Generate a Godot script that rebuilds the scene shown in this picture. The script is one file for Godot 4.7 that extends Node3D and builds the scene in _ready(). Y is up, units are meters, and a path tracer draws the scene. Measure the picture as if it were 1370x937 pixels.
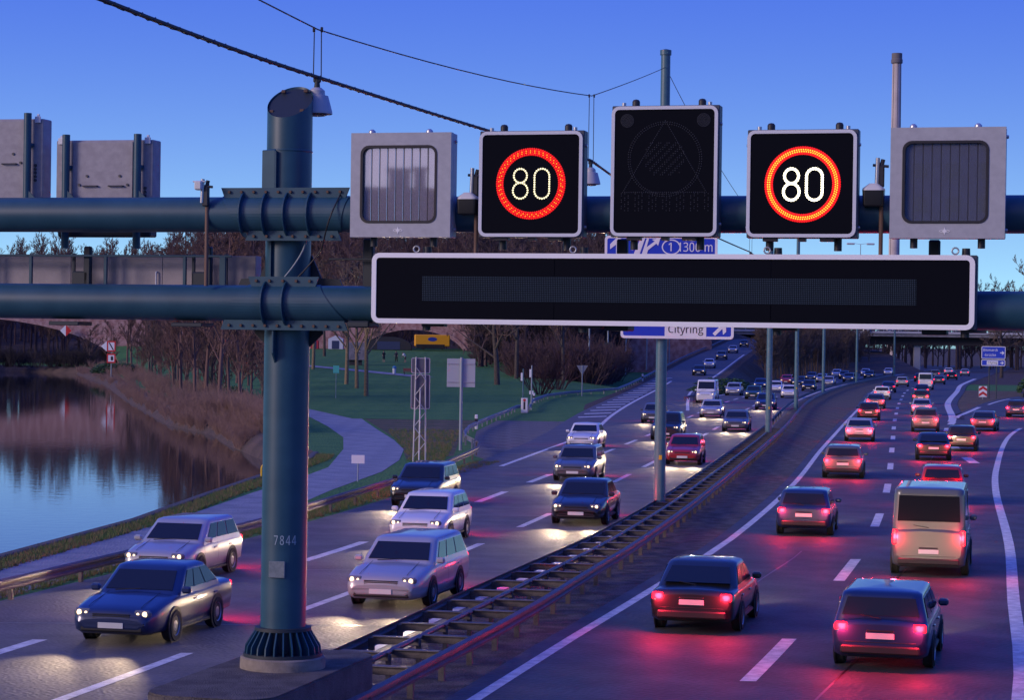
extends Node3D
# Dusk motorway below an overhead sign gantry. Depths run along -Z: P(x, height, depth).

var counters := {}
var mats := {}
var rng := RandomNumberGenerator.new()

# ---------------------------------------------------------------- mesh builder
class MB:
	var v := PackedVector3Array()
	var n := PackedVector3Array()
	var idx := PackedInt32Array()
	var uv := PackedVector2Array()
	var t := Transform3D.IDENTITY
	func pt(p: Vector3, nn: Vector3, u := Vector2.ZERO) -> int:
		v.append(t * p); n.append((t.basis * nn).normalized()); uv.append(u)
		return v.size() - 1
	func tri(a: Vector3, b: Vector3, c: Vector3):
		var nn := (b - a).cross(c - a).normalized()
		var i := pt(a, nn); pt(b, nn); pt(c, nn)
		idx.append_array(PackedInt32Array([i, i + 2, i + 1]))
	func quad(a: Vector3, b: Vector3, c: Vector3, d: Vector3):   # counter-clockwise seen from outside
		var nn := (c - a).cross(d - b).normalized()
		var i := pt(a, nn, Vector2(0, 1)); pt(b, nn, Vector2(1, 1)); pt(c, nn, Vector2(1, 0)); pt(d, nn, Vector2(0, 0))
		idx.append_array(PackedInt32Array([i, i + 2, i + 1, i, i + 3, i + 2]))
	func box(c: Vector3, s: Vector3, b := 0.0):
		var h := s * 0.5
		if b <= 0.0:
			b = min(min(h.x, h.y), h.z) * 0.04
		b = min(b, min(min(h.x, h.y), h.z) * 0.9)
		for ax in 3:
			var a1 := (ax + 1) % 3
			var a2 := (ax + 2) % 3
			for sg in [-1.0, 1.0]:
				var q := []
				for k in [[-1, -1], [1, -1], [1, 1], [-1, 1]]:
					var p := Vector3.ZERO
					p[ax] = h[ax] * sg; p[a1] = (h[a1] - b) * k[0]; p[a2] = (h[a2] - b) * k[1]
					q.append(p + c)
				if sg > 0: quad(q[0], q[1], q[2], q[3])
				else: quad(q[3], q[2], q[1], q[0])
		for ax in 3:
			var a1 := (ax + 1) % 3
			var a2 := (ax + 2) % 3
			for s1 in [-1.0, 1.0]:
				for s2 in [-1.0, 1.0]:
					var e := []
					for k in [[-1, 0], [1, 0], [1, 1], [-1, 1]]:
						var p := Vector3.ZERO
						p[ax] = (h[ax] - b) * k[0]
						p[a1] = (h[a1] - (b if k[1] == 1 else 0.0)) * s1
						p[a2] = (h[a2] - (0.0 if k[1] == 1 else b)) * s2
						e.append(p + c)
					if s1 * s2 > 0: quad(e[0], e[1], e[2], e[3])
					else: quad(e[3], e[2], e[1], e[0])
		for sx in [-1.0, 1.0]:
			for sy in [-1.0, 1.0]:
				for sz in [-1.0, 1.0]:
					var p1 := c + Vector3(h.x * sx, (h.y - b) * sy, (h.z - b) * sz)
					var p2 := c + Vector3((h.x - b) * sx, h.y * sy, (h.z - b) * sz)
					var p3 := c + Vector3((h.x - b) * sx, (h.y - b) * sy, h.z * sz)
					if sx * sy * sz > 0: tri(p1, p2, p3)
					else: tri(p1, p3, p2)
	func tube(a: Vector3, b: Vector3, r0: float, r1: float, sides := 12, caps := true):
		var d := (b - a).normalized()
		var e1 := d.cross(Vector3.UP if abs(d.y) < 0.9 else Vector3.RIGHT).normalized()
		var e2 := d.cross(e1)
		var base := v.size()
		for k in sides + 1:
			var an := TAU * k / sides
			var o := e1 * cos(an) + e2 * sin(an)
			pt(a + o * r0, o, Vector2(float(k) / sides, 0)); pt(b + o * r1, o, Vector2(float(k) / sides, 1))
		for k in sides:
			var i := base + k * 2
			idx.append_array(PackedInt32Array([i, i + 1, i + 2, i + 1, i + 3, i + 2]))
		if caps:
			for w in 2:
				var cc: Vector3 = a if w == 0 else b
				var r: float = r0 if w == 0 else r1
				var nn: Vector3 = -d if w == 0 else d
				if r < 0.0005: continue
				var ci := pt(cc, nn)
				for k in sides + 1:
					var an := TAU * k / sides
					pt(cc + (e1 * cos(an) + e2 * sin(an)) * r, nn)
				for k in sides:
					if w == 1: idx.append_array(PackedInt32Array([ci, ci + 1 + k + 1, ci + 1 + k]))
					else: idx.append_array(PackedInt32Array([ci, ci + 1 + k, ci + 2 + k]))
	func path(ps: Array, r: float, sides := 6):
		for k in ps.size() - 1: tube(ps[k], ps[k + 1], r, r, sides, k == 0 or k == ps.size() - 2)
	func lathe(c: Vector3, prof: Array, sides := 24, ax := Vector3.UP):   # prof: Vector2(radius, along axis)
		var e1 := ax.cross(Vector3.RIGHT if abs(ax.x) < 0.9 else Vector3.FORWARD).normalized()
		var e2 := ax.cross(e1)
		for j in prof.size() - 1:
			var p: Vector2 = prof[j]
			var q: Vector2 = prof[j + 1]
			var dd := (q - p)
			var nr := Vector2(dd.y, -dd.x).normalized()
			var base := v.size()
			for k in sides + 1:
				var an := TAU * k / sides
				var o := e1 * cos(an) + e2 * sin(an)
				pt(c + o * p.x + ax * p.y, o * nr.x + ax * nr.y); pt(c + o * q.x + ax * q.y, o * nr.x + ax * nr.y)
			for k in sides:
				var i := base + k * 2
				idx.append_array(PackedInt32Array([i, i + 1, i + 2, i + 1, i + 3, i + 2]))
	func poly(pts: PackedVector2Array, y: float):   # flat polygon seen from above, x and depth
		var tr := Geometry2D.triangulate_polygon(pts)
		var b := v.size()
		for p in pts: pt(Vector3(p.x, y, -p.y), Vector3.UP, p * 0.1)
		for k in range(0, tr.size(), 3):
			var A := pts[tr[k]]; var B := pts[tr[k + 1]]; var C := pts[tr[k + 2]]
			if (B - A).cross(C - A) > 0: idx.append_array(PackedInt32Array([b + tr[k], b + tr[k + 2], b + tr[k + 1]]))
			else: idx.append_array(PackedInt32Array([b + tr[k], b + tr[k + 1], b + tr[k + 2]]))
	func plate(pts: PackedVector2Array, z0: float, z1: float):   # polygon in x, y extruded from z0 (back) to z1 (front)
		var p := pts
		if Geometry2D.is_polygon_clockwise(p):
			p = p.duplicate(); p.reverse()
		var tr := Geometry2D.triangulate_polygon(p)
		for k in range(0, tr.size(), 3):
			var a := p[tr[k]]; var b := p[tr[k + 1]]; var c := p[tr[k + 2]]
			if (b - a).cross(c - a) < 0:
				var m := b; b = c; c = m
			tri(Vector3(a.x, a.y, z1), Vector3(b.x, b.y, z1), Vector3(c.x, c.y, z1))
			tri(Vector3(a.x, a.y, z0), Vector3(c.x, c.y, z0), Vector3(b.x, b.y, z0))
		for k in p.size():
			var a := p[k]; var b := p[(k + 1) % p.size()]
			quad(Vector3(a.x, a.y, z0), Vector3(b.x, b.y, z0), Vector3(b.x, b.y, z1), Vector3(a.x, a.y, z1))
	func ring(outer: PackedVector2Array, inner: PackedVector2Array, z0: float, z1: float):   # frame between two loops of equal count, counter-clockwise
		for k in outer.size():
			var m := (k + 1) % outer.size()
			var a := outer[k]; var b := outer[m]; var c := inner[k]; var d := inner[m]
			quad(Vector3(a.x, a.y, z1), Vector3(b.x, b.y, z1), Vector3(d.x, d.y, z1), Vector3(c.x, c.y, z1))
			quad(Vector3(b.x, b.y, z0), Vector3(a.x, a.y, z0), Vector3(c.x, c.y, z0), Vector3(d.x, d.y, z0))
			quad(Vector3(a.x, a.y, z0), Vector3(b.x, b.y, z0), Vector3(b.x, b.y, z1), Vector3(a.x, a.y, z1))
			quad(Vector3(d.x, d.y, z0), Vector3(c.x, c.y, z0), Vector3(c.x, c.y, z1), Vector3(d.x, d.y, z1))
	func loft(rings: Array, closed_ends := true):   # smooth, rings of equal count
		var m: int = rings[0].size()
		var base := v.size()
		var ns := []
		for i in rings.size():
			for k in m:
				var du: Vector3 = rings[i][(k + 1) % m] - rings[i][(k + m - 1) % m]
				var dv: Vector3 = rings[min(i + 1, rings.size() - 1)][k] - rings[max(i - 1, 0)][k]
				var nn := du.cross(dv).normalized()
				pt(rings[i][k], nn)
		for i in rings.size() - 1:
			for k in m:
				var a := base + i * m + k
				var b := base + i * m + (k + 1) % m
				idx.append_array(PackedInt32Array([a, b + m, b, a, a + m, b + m]))
		if closed_ends:
			for e in [0, rings.size() - 1]:
				var c := Vector3.ZERO
				for p in rings[e]: c += p
				c /= m
				var nn2: Vector3 = (rings[0][0] - rings[1][0]) if e == 0 else (rings[e][0] - rings[e - 1][0])
				for k in m:
					var a: Vector3 = rings[e][k]
					var b: Vector3 = rings[e][(k + 1) % m]
					if (b - a).cross(c - a).dot(nn2) > 0: tri(a, b, c)
					else: tri(b, a, c)
	func mesh() -> ArrayMesh:
		var a := []
		a.resize(Mesh.ARRAY_MAX)
		a[Mesh.ARRAY_VERTEX] = v; a[Mesh.ARRAY_NORMAL] = n; a[Mesh.ARRAY_TEX_UV] = uv; a[Mesh.ARRAY_INDEX] = idx
		var m := ArrayMesh.new()
		m.add_surface_from_arrays(Mesh.PRIMITIVE_TRIANGLES, a)
		return m

# ---------------------------------------------------------------- naming, placing
func numbered(parent: Node, called: String) -> String:
	var key := str(parent.get_instance_id()) + "/" + called
	var c: int = counters.get(key, 0)
	counters[key] = c + 1
	return called if c == 0 else "%s_%03d" % [called, c]

func part(parent: Node, called: String, mb, m: Material, at := Vector3.ZERO) -> MeshInstance3D:
	var o := MeshInstance3D.new()
	o.mesh = mb if mb is Mesh else mb.mesh()
	o.material_override = m
	o.name = numbered(parent, called)
	o.position = at
	parent.add_child(o, true)
	return o

func thing(called: String, label: String, category: String, at: Vector3, turn := 0.0, group := "") -> Node3D:
	var o := Node3D.new()
	o.name = numbered(self, called)
	add_child(o, true)
	o.position = at; o.rotation.y = turn
	tag(o, label, category, group)
	return o

func tag(o: Node, label: String, category: String, group := ""):
	o.set_meta("label", label); o.set_meta("category", category)
	if group != "": o.set_meta("group", group)

func struct(called: String, mb, m: Material) -> MeshInstance3D:
	var o := part(self, called, mb, m)
	o.set_meta("kind", "structure")
	return o

func stuff(o: Node): o.set_meta("kind", "stuff")

func P(x: float, h: float, z: float) -> Vector3: return Vector3(x, h, -z)

# value of a table of Vector2(depth, x) at a depth, smooth
func cur(tab: Array, z: float) -> float:
	var k := 0
	while k < tab.size() - 2 and tab[k + 1].x < z: k += 1
	var a: Vector2 = tab[k]
	var b: Vector2 = tab[k + 1]
	var ma: float = (b.y - a.y) / (b.x - a.x)
	var mb_ := ma
	if k > 0: ma = (b.y - tab[k - 1].y) / (b.x - tab[k - 1].x)
	if k < tab.size() - 2: mb_ = (tab[k + 2].y - a.y) / (tab[k + 2].x - a.x)
	var h := b.x - a.x
	var s := (z - a.x) / h
	if s < 0.0 or s > 1.0: return (a.y + (z - a.x) * ma) if s < 0 else (b.y + (z - b.x) * mb_)
	return (2 * s * s * s - 3 * s * s + 1) * a.y + (s * s * s - 2 * s * s + s) * h * ma + (-2 * s * s * s + 3 * s * s) * b.y + (s * s * s - s * s) * h * mb_

func rounded(cx: float, cy: float, w: float, h: float, r: float, seg := 5) -> PackedVector2Array:
	var o := PackedVector2Array()
	for q in 4:
		var c := Vector2(cx + (w / 2 - r) * [1, -1, -1, 1][q], cy + (h / 2 - r) * [1, 1, -1, -1][q])
		for k in seg + 1:
			var an := PI / 2 * q + PI / 2 * k / seg
			o.append(c + Vector2(cos(an), sin(an)) * r)
	return o

# ---------------------------------------------------------------- materials
func lin(r: float, g: float, b: float) -> Color: return Color(r, g, b).linear_to_srgb()

func mat(key: String, c: Color, rough := 0.7, metal := 0.0) -> StandardMaterial3D:
	if mats.has(key): return mats[key]
	var m := StandardMaterial3D.new()
	m.albedo_color = c.linear_to_srgb(); m.roughness = rough; m.metallic = metal
	mats[key] = m
	return m

func glow(key: String, c: Color, e: Color, energy: float) -> StandardMaterial3D:
	if mats.has(key): return mats[key]
	var m := mat(key, c, 0.3)
	m.emission_enabled = true; m.emission = e.linear_to_srgb(); m.emission_energy_multiplier = energy
	return m

func noise_image(sd: int, freq: float, size: int, oct := 4) -> Image:
	var f := FastNoiseLite.new()
	f.seed = sd; f.frequency = freq; f.fractal_octaves = oct; f.noise_type = FastNoiseLite.TYPE_SIMPLEX_SMOOTH
	return f.get_seamless_image(size, size)

# base colour mottled between two tones, fine grain and coarse patches, laid by world position
func mottled(key: String, c1: Color, c2: Color, metres: float, rough := 0.85, sd := 1, bump := 0.0, speck := 0.25, wet := 0.0) -> StandardMaterial3D:
	if mats.has(key): return mats[key]
	var S := 256
	var coarse := noise_image(sd, 0.012, S, 4)
	var fine := noise_image(sd + 50, 0.16, S, 2)
	var im := Image.create(S, S, false, Image.FORMAT_RGB8)
	var ro := Image.create(S, S, false, Image.FORMAT_RGB8)
	for y in S:
		for x in S:
			var f: float = clamp((coarse.get_pixel(x, y).r - 0.5) * 1.5 + 0.5 + (fine.get_pixel(x, y).r - 0.5) * speck * 2.0, 0.0, 1.0)
			im.set_pixel(x, y, c1.lerp(c2, f).linear_to_srgb())
			var q: float = clamp(rough - wet * coarse.get_pixel((x + 90) % S, y).r, 0.05, 1.0)
			ro.set_pixel(x, y, Color(q, q, q))
	im.generate_mipmaps()
	var m := StandardMaterial3D.new()
	m.albedo_texture = ImageTexture.create_from_image(im)
	m.roughness = rough
	if wet > 0.0:
		m.roughness = 1.0; m.roughness_texture = ImageTexture.create_from_image(ro)
	m.uv1_triplanar = true; m.uv1_world_triplanar = true
	m.uv1_scale = Vector3.ONE / metres
	if bump > 0.0:
		var b := noise_image(sd + 9, 0.2, S, 3)
		b.convert(Image.FORMAT_RGBA8)
		b.bump_map_to_normal_map(bump)
		m.normal_enabled = true; m.normal_texture = ImageTexture.create_from_image(b); m.normal_scale = 1.0
	mats[key] = m
	return m

# ---------------------------------------------------------------- road geometry tables: Vector2(depth, x)
var MED_R := [Vector2(-20, -15.4), Vector2(20, -5.8), Vector2(38.9, -1.37), Vector2(46.7, 0.39), Vector2(54.4, 1.91), Vector2(62.1, 3.46), Vector2(82, 7.0), Vector2(141, 16.76), Vector2(240, 32.5), Vector2(343, 53.3), Vector2(526, 98), Vector2(700, 143)]
var MED_L := [Vector2(-20, -17.5), Vector2(20, -7.8), Vector2(40, -3.06), Vector2(48.1, -1.29), Vector2(55.5, 0.4), Vector2(64.4, 2.4), Vector2(82, 5.7), Vector2(141, 15.4), Vector2(240, 31), Vector2(343, 51.6), Vector2(526, 96.2), Vector2(700, 141)]
var R_LINE := [Vector2(-20, -14.4), Vector2(20, -4.7), Vector2(38.2, -0.49), Vector2(44.2, 0.89), Vector2(55, 3.48), Vector2(70.2, 6.98), Vector2(96.5, 12.14), Vector2(131.5, 18.27), Vector2(219, 34.05), Vector2(318, 52.4), Vector2(526, 102.5), Vector2(700, 147)]
var R_DASH := [Vector2(-20, -10.6), Vector2(20, -0.85), Vector2(40.6, 4.38), Vector2(46.6, 5.88), Vector2(58.1, 8.57), Vector2(70.3, 11.26), Vector2(93.9, 15.76), Vector2(132.7, 22.55), Vector2(187, 32.0), Vector2(251.7, 43.7), Vector2(318, 56.7), Vector2(526, 107), Vector2(700, 152)]
var R_EDGE := [Vector2(-20, -6.0), Vector2(20, 4.0), Vector2(39.3, 9.0), Vector2(54.5, 12.26), Vector2(68.9, 15.35), Vector2(93.4, 20.23), Vector2(110, 23.8), Vector2(145.5, 32.1), Vector2(165.6, 37.45), Vector2(200, 48), Vector2(258, 70), Vector2(310, 96)]
var R_MAIN := [Vector2(100, 21.2), Vector2(132, 27.0), Vector2(171, 33.6), Vector2(189, 37.28), Vector2(238, 46.4), Vector2(297, 59.0), Vector2(360, 72.5), Vector2(526, 113), Vector2(700, 158)]
var EXIT_L := [Vector2(150, 31.5), Vector2(189, 37.5), Vector2(204, 41.3), Vector2(258, 56.5), Vector2(310, 76)]
var RAMP_L := [Vector2(96, -3.6), Vector2(136, 1.2), Vector2(186, 5.4), Vector2(230, 9.8), Vector2(271, 14.6), Vector2(330, 22.4), Vector2(400, 32.2), Vector2(470, 43), Vector2(520, 51), Vector2(600, 66)]
var RAMP_R := [Vector2(96, 4.0), Vector2(136, 9.5), Vector2(186, 15), Vector2(230, 18.6), Vector2(267, 22), Vector2(330, 31), Vector2(400, 41), Vector2(470, 51.5), Vector2(520, 60), Vector2(600, 76)]
var RAMP_H := [Vector2(96, 0.0), Vector2(200, 0.0), Vector2(271, 0.35), Vector2(330, 1.6), Vector2(400, 3.4), Vector2(470, 5.3), Vector2(520, 6.8), Vector2(600, 8.6)]
var RIVER := [Vector2(-18.6, 24), Vector2(-15.6, 46), Vector2(-13.87, 61), Vector2(-12.3, 74), Vector2(-11.6, 87), Vector2(-11.0, 96.4), Vector2(-10.1, 113), Vector2(-10.3, 119), Vector2(-11.2, 124), Vector2(-13.6, 132), Vector2(-17, 150), Vector2(-20, 165), Vector2(-25.6, 181), Vector2(-33, 214), Vector2(-41.5, 252), Vector2(-58, 330), Vector2(-78, 412), Vector2(-96, 428), Vector2(-300, 436)]
const WATER := -1.2

func lawn_h(x: float, z: float) -> float:   # the park rises gently away from the road
	var h := 2.4 * smoothstep(225.0, 360.0, z) + 1.6 * smoothstep(360.0, 470.0, z)
	return h * (1.0 - smoothstep(2.0, 14.0, x - 0.02 * (z - 200.0))) * smoothstep(6.0, 26.0, bank_gap(x, z))

func bank_gap(x: float, z: float) -> float:   # metres from the river bank
	var best := 1e9
	for k in RIVER.size() - 1:
		var q := Geometry2D.get_closest_point_to_segment(Vector2(x, z), RIVER[k], RIVER[k + 1])
		best = min(best, q.distance_to(Vector2(x, z)))
	return best

func strip(l: Callable, r: Callable, z0: float, z1: float, step: float, h: Callable, across := 1) -> MB:
	var m := MB.new()
	var n := int(ceil((z1 - z0) / step))
	for k in n:
		var a := z0 + (z1 - z0) * k / n
		var b := z0 + (z1 - z0) * (k + 1) / n
		for j in across:
			var s := float(j) / across
			var e := float(j + 1) / across
			var la: float = lerp(l.call(a), r.call(a), s)
			var ra: float = lerp(l.call(a), r.call(a), e)
			var lb: float = lerp(l.call(b), r.call(b), s)
			var rb: float = lerp(l.call(b), r.call(b), e)
			m.quad(P(la, h.call(a), a), P(ra, h.call(a), a), P(rb, h.call(b), b), P(lb, h.call(b), b))
	return m

func line_mark(parent: Node, called: String, tab: Callable, z0: float, z1: float, w: float, m: Material, h: Callable, step := 6.0):
	part(parent, called, strip(func(z): return tab.call(z) - w / 2, func(z): return tab.call(z) + w / 2, z0, z1, step, h), m)

func build_ground():
	var grass := mottled("grass", Color(0.035, 0.16, 0.035), Color(0.07, 0.21, 0.045), 9.0, 0.95, 3, 4.0, 0.5)
	var soil := mottled("soil", Color(0.09, 0.075, 0.05), Color(0.17, 0.13, 0.08), 6.0, 0.95, 5, 5.0, 0.6)
	# one sheet to the horizon, with the river cut out of it
	var pts := PackedVector2Array([Vector2(4000, -400), Vector2(4000, 5000), Vector2(-4000, 5000), Vector2(-4000, 440)])
	for k in range(RIVER.size() - 1, -1, -1): pts.append(RIVER[k])
	pts.append_array(PackedVector2Array([Vector2(-4000, 24), Vector2(-4000, -400)]))
	var m := MB.new()
	m.poly(pts, -0.05)
	struct("ground", m, grass)
	# river bank, sloping under the water
	var bk := MB.new()
	var side := []
	for k in RIVER.size():
		var d: Vector2 = (RIVER[min(k + 1, RIVER.size() - 1)] - RIVER[max(k - 1, 0)]).normalized()
		side.append(Vector2(-d.y, d.x) * (0.5 if k < 8 else (1.2 if k < 10 else 2.6)))   # towards the water
	for k in RIVER.size() - 1:
		for j in 4:
			var q := []
			for e in [[k, j], [k + 1, j], [k + 1, j + 1], [k, j + 1]]:
				var f: float = e[1] / 4.0
				var p: Vector2 = RIVER[e[0]] + side[e[0]] * f
				q.append(P(p.x, -0.05 - 2.0 * f * f, p.y))
			bk.quad(q[0], q[1], q[2], q[3])
	struct("river_bank", bk, mottled("leaf_litter", Color(0.045, 0.035, 0.03), Color(0.1, 0.07, 0.055), 8.0, 0.95, 145, 3.0))
	var ke := MB.new()   # stone kerb along the quay
	for k in range(0, 7):
		var a: Vector2 = RIVER[k]
		var b: Vector2 = RIVER[k + 1]
		var d := (b - a)
		ke.t = Transform3D(Basis(Vector3.UP, atan2(d.x, -d.y)), P((a.x + b.x) / 2, 0, (a.y + b.y) / 2))
		ke.box(Vector3(0.05, -0.22, 0), Vector3(0.32, 0.5, d.length() + 0.1), 0.03)
	struct("quay_kerb", ke, mottled("kerbstone", Color(0.06, 0.06, 0.065), Color(0.13, 0.125, 0.12), 1.5, 0.9, 8, 3.0))
	var wm := MB.new()
	wm.poly(PackedVector2Array([Vector2(-4000, 22), Vector2(-9, 22), Vector2(-9, 130), Vector2(-12, 160), Vector2(-60, 445), Vector2(-4000, 445)]), WATER)
	var wmat := StandardMaterial3D.new()
	wmat.albedo_color = lin(0.012, 0.016, 0.022); wmat.roughness = 0.04; wmat.metallic_specular = 0.9
	var rip := noise_image(71, 0.03, 256, 3)
	rip.convert(Image.FORMAT_RGBA8)
	rip.bump_map_to_normal_map(1.4)
	wmat.normal_enabled = true; wmat.normal_texture = ImageTexture.create_from_image(rip); wmat.normal_scale = 0.03
	wmat.uv1_triplanar = true; wmat.uv1_world_triplanar = true; wmat.uv1_scale = Vector3(0.11, 0.11, 0.11)
	struct("river_water", wm, wmat)
	# park lawn that rises towards the stone bridge
	var lw := MB.new()
	for i in 34:
		for j in 30:
			var q := []
			for c in [[0, 0], [1, 0], [1, 1], [0, 1]]:
				var z: float = 170.0 + (j + c[1]) * 11.0
				var x0: float = -12.0 - (z - 170.0) * 0.245
				var x: float = lerp(x0, 26.0 + (z - 170.0) * 0.06, float(i + c[0]) / 34.0)
				q.append(P(x, lawn_h(x, z) - 0.03, z))
			lw.quad(q[0], q[1], q[2], q[3])
	struct("park_lawn", lw, grass)

func build_roads():
	var asphalt := mottled("asphalt", Color(0.045, 0.047, 0.055), Color(0.075, 0.076, 0.085), 7.0, 0.74, 11, 0.8, 0.35, 0.16)
	var asphalt2 := mottled("asphalt_old", Color(0.075, 0.074, 0.082), Color(0.12, 0.116, 0.122), 6.0, 0.76, 15, 0.8, 0.35, 0.14)
	var white := mottled("road_paint", Color(0.5, 0.5, 0.5), Color(0.78, 0.78, 0.76), 1.2, 0.6, 21, 1.0, 0.5)
	var gravel := mottled("gravel", Color(0.055, 0.05, 0.05), Color(0.16, 0.145, 0.13), 2.4, 0.95, 31, 6.0, 0.8)
	var zero := func(_z): return 0.0
	var up := func(_z): return 0.006
	struct("motorway_oncoming", strip(func(z): return cur(MED_L, z) - 10.9, func(z): return cur(MED_L, z) + 0.2, -20, 700, 5.0, zero, 3), asphalt2)
	struct("motorway_outgoing", strip(func(z): return cur(R_LINE, z) - 0.5, func(z): return cur(R_EDGE, z) + 1.6 if z < 185.0 else cur(R_MAIN, z) + 0.6, -20, 184.9, 5.0, zero, 3), asphalt)
	struct("motorway_outgoing_beyond_exit", strip(func(z): return cur(R_LINE, z) - 0.5, func(z): return cur(R_MAIN, z) + 0.9, 184.9, 700, 5.0, zero, 3), asphalt)
	struct("exit_road", strip(func(z): return cur(EXIT_L, z) - 0.6 if z > 189.0 else cur(R_MAIN, z) + 0.9, func(z): return cur(R_EDGE, z) + 1.6, 184.9, 310, 5.0, zero, 2), asphalt)
	struct("median_strip", strip(func(z): return cur(MED_L, z) + 0.2, func(z): return cur(R_LINE, z) - 0.5, -20, 700, 4.0, func(_z): return -0.004, 1), gravel)
	struct("slip_road", strip(func(z): return cur(RAMP_L, z), func(z): return cur(RAMP_R, z), 96, 600, 6.0, func(z): return cur(RAMP_H, z) + 0.005, 3), asphalt2)
	# embankment under the slip road
	var em := MB.new()
	for k in 40:
		var a := 200.0 + k * 10.0
		var b := a + 10.0
		for s in [-1, 1]:
			var ta: Array = RAMP_L if s < 0 else RAMP_R
			var xa := cur(ta, a); var xb := cur(ta, b)
			var ha := cur(RAMP_H, a); var hb := cur(RAMP_H, b)
			var qs := [P(xa, ha - 0.02, a), P(xb, hb - 0.02, b), P(xb + s * (1.2), hb - 0.06, b), P(xa + s * (1.2), ha - 0.06, a), P(xb + s * (1.2 + hb * 1.6), -0.2, b), P(xa + s * (1.2 + ha * 1.6), -0.2, a)]
			if s > 0: em.quad(qs[0], qs[3], qs[2], qs[1]); em.quad(qs[3], qs[5], qs[4], qs[2])
			else: em.quad(qs[0], qs[1], qs[2], qs[3]); em.quad(qs[3], qs[2], qs[4], qs[5])
	struct("slip_road_embankment", em, mottled("leaf_litter", Color(0.045, 0.035, 0.03), Color(0.1, 0.07, 0.055), 8.0, 0.95, 145, 3.0))
	# lane markings
	var marks := Node3D.new(); marks.name = "road_markings"; add_child(marks); marks.set_meta("kind", "structure")
	var z := -14.0
	for d in [[41.6, 3.0], [49.5, 5.7], [61.0, 6.0], [72.0, 6.4], [84.0, 6.0], [96.0, 6.0]]:
		line_mark(marks, "lane_dash", func(q): return cur(MED_L, q) - 7.25, d[0], d[0] + d[1], 0.3, white, up, 3.0)
	z = 37.0
	while z < 420.0:
		line_mark(marks, "lane_dash", func(q): return cur(MED_L, q) - 3.75, z, z + 6.0, 0.24, white, up, 3.0)
		if z > 100: line_mark(marks, "lane_dash", func(q): return cur(MED_L, q) - 7.3, z, z + 6.0, 0.24, white, up, 3.0)
		z += 12.0
	line_mark(marks, "edge_line", func(q): return cur(MED_L, q) - 0.45, 10, 560, 0.26, white, up)
	line_mark(marks, "edge_line", func(q): return cur(MED_L, q) - 10.45, 186, 560, 0.3, white, up)
	var ramp_up := func(q): return cur(RAMP_H, q) + 0.012
	line_mark(marks, "edge_line", func(q): return lerp(cur(MED_L, 108) - 10.5, cur(RAMP_L, 150) + 3.0, (q - 108.0) / 42.0), 108, 150, 0.25, white, ramp_up)
	line_mark(marks, "edge_line", func(q): return cur(RAMP_L, q) + 3.0, 150, 300, 0.3, white, ramp_up)
	line_mark(marks, "edge_line", func(q): return cur(RAMP_R, q) - 0.5, 200, 420, 0.3, white, ramp_up)
	for k in 16:   # hatching on the shoulder of the slip road
		var zz := 180.0 + k * 8.5
		var hm := MB.new()
		var l := cur(RAMP_L, zz); var hh := cur(RAMP_H, zz) + 0.012
		hm.quad(P(l + 0.5, hh, zz - 1.5), P(l + 2.9, hh, zz + 1.8), P(l + 2.9, cur(RAMP_H, zz + 3.4) + 0.014, zz + 3.4), P(l + 0.5, cur(RAMP_H, zz + .3) + 0.014, zz + 0.3))
		part(marks, "hatch_bar", hm, white)
	line_mark(marks, "edge_line", func(q): return cur(R_LINE, q), 10, 560, 0.24, white, up)
	z = 40.6 - 35.0
	while z < 420.0:
		line_mark(marks, "lane_dash", func(q): return cur(R_DASH, q), z, z + 5.9, 0.3, white, up, 3.0)
		z += 17.4
	for k in 5:
		var zz: float = [117.0, 132.0, 146.5, 160.5, 174.0][k]
		line_mark(marks, "block_dash", func(q): return lerp(24.2, 34.3, (q - 117.0) / 58.0) + 0.0009 * (q - 117.0) * (q - 175.0), zz, zz + 6.0, 0.55, white, up, 3.0)
	line_mark(marks, "edge_line", func(q): return cur(R_EDGE, q) + 0.0, 10, 168, 0.3, white, up, 4.0)
	line_mark(marks, "gore_line", func(q): return cur(R_MAIN, q) - 0.1, 180, 420, 0.65, white, up, 4.0)
	line_mark(marks, "gore_line", func(q): return cur(EXIT_L, q), 190, 225, 0.45, white, up, 4.0)
	line_mark(marks, "lane_dash", func(q): return cur(EXIT_L, q) + 0.3, 235, 262, 0.3, white, up, 4.0)
	# tar seams across the lanes
	var tar := mat("tar", Color(0.018, 0.018, 0.022), 0.35)
	for zz in [36.0, 47.5, 59.0, 78.0, 111.0]:
		var tm := MB.new()
		tm.quad(P(cur(MED_L, zz) - 10.6, 0.003, zz - 0.5), P(cur(MED_L, zz) - 0.2, 0.003, zz), P(cur(MED_L, zz) - 0.2, 0.003, zz + 0.09), P(cur(MED_L, zz) - 10.6, 0.003, zz - 0.41))
		part(marks, "tar_seam", tm, tar)
	for d in [[33.0, 61.0, 1.55], [75.0, 130.0, 2.2], [50.0, 66.0, -1.9]]:
		line_mark(marks, "tar_seam", func(q): return cur(R_DASH, q) + d[2] + 0.15 * sin(q * 0.31), d[0], d[1], 0.05, tar, func(_q): return 0.003, 2.0)
	# riverside path and its loop
	var pm := mottled("path_asphalt", Color(0.19, 0.21, 0.24), Color(0.28, 0.3, 0.33), 5.0, 0.75, 41, 1.5, 0.3)
	var pa := MB.new()
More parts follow.
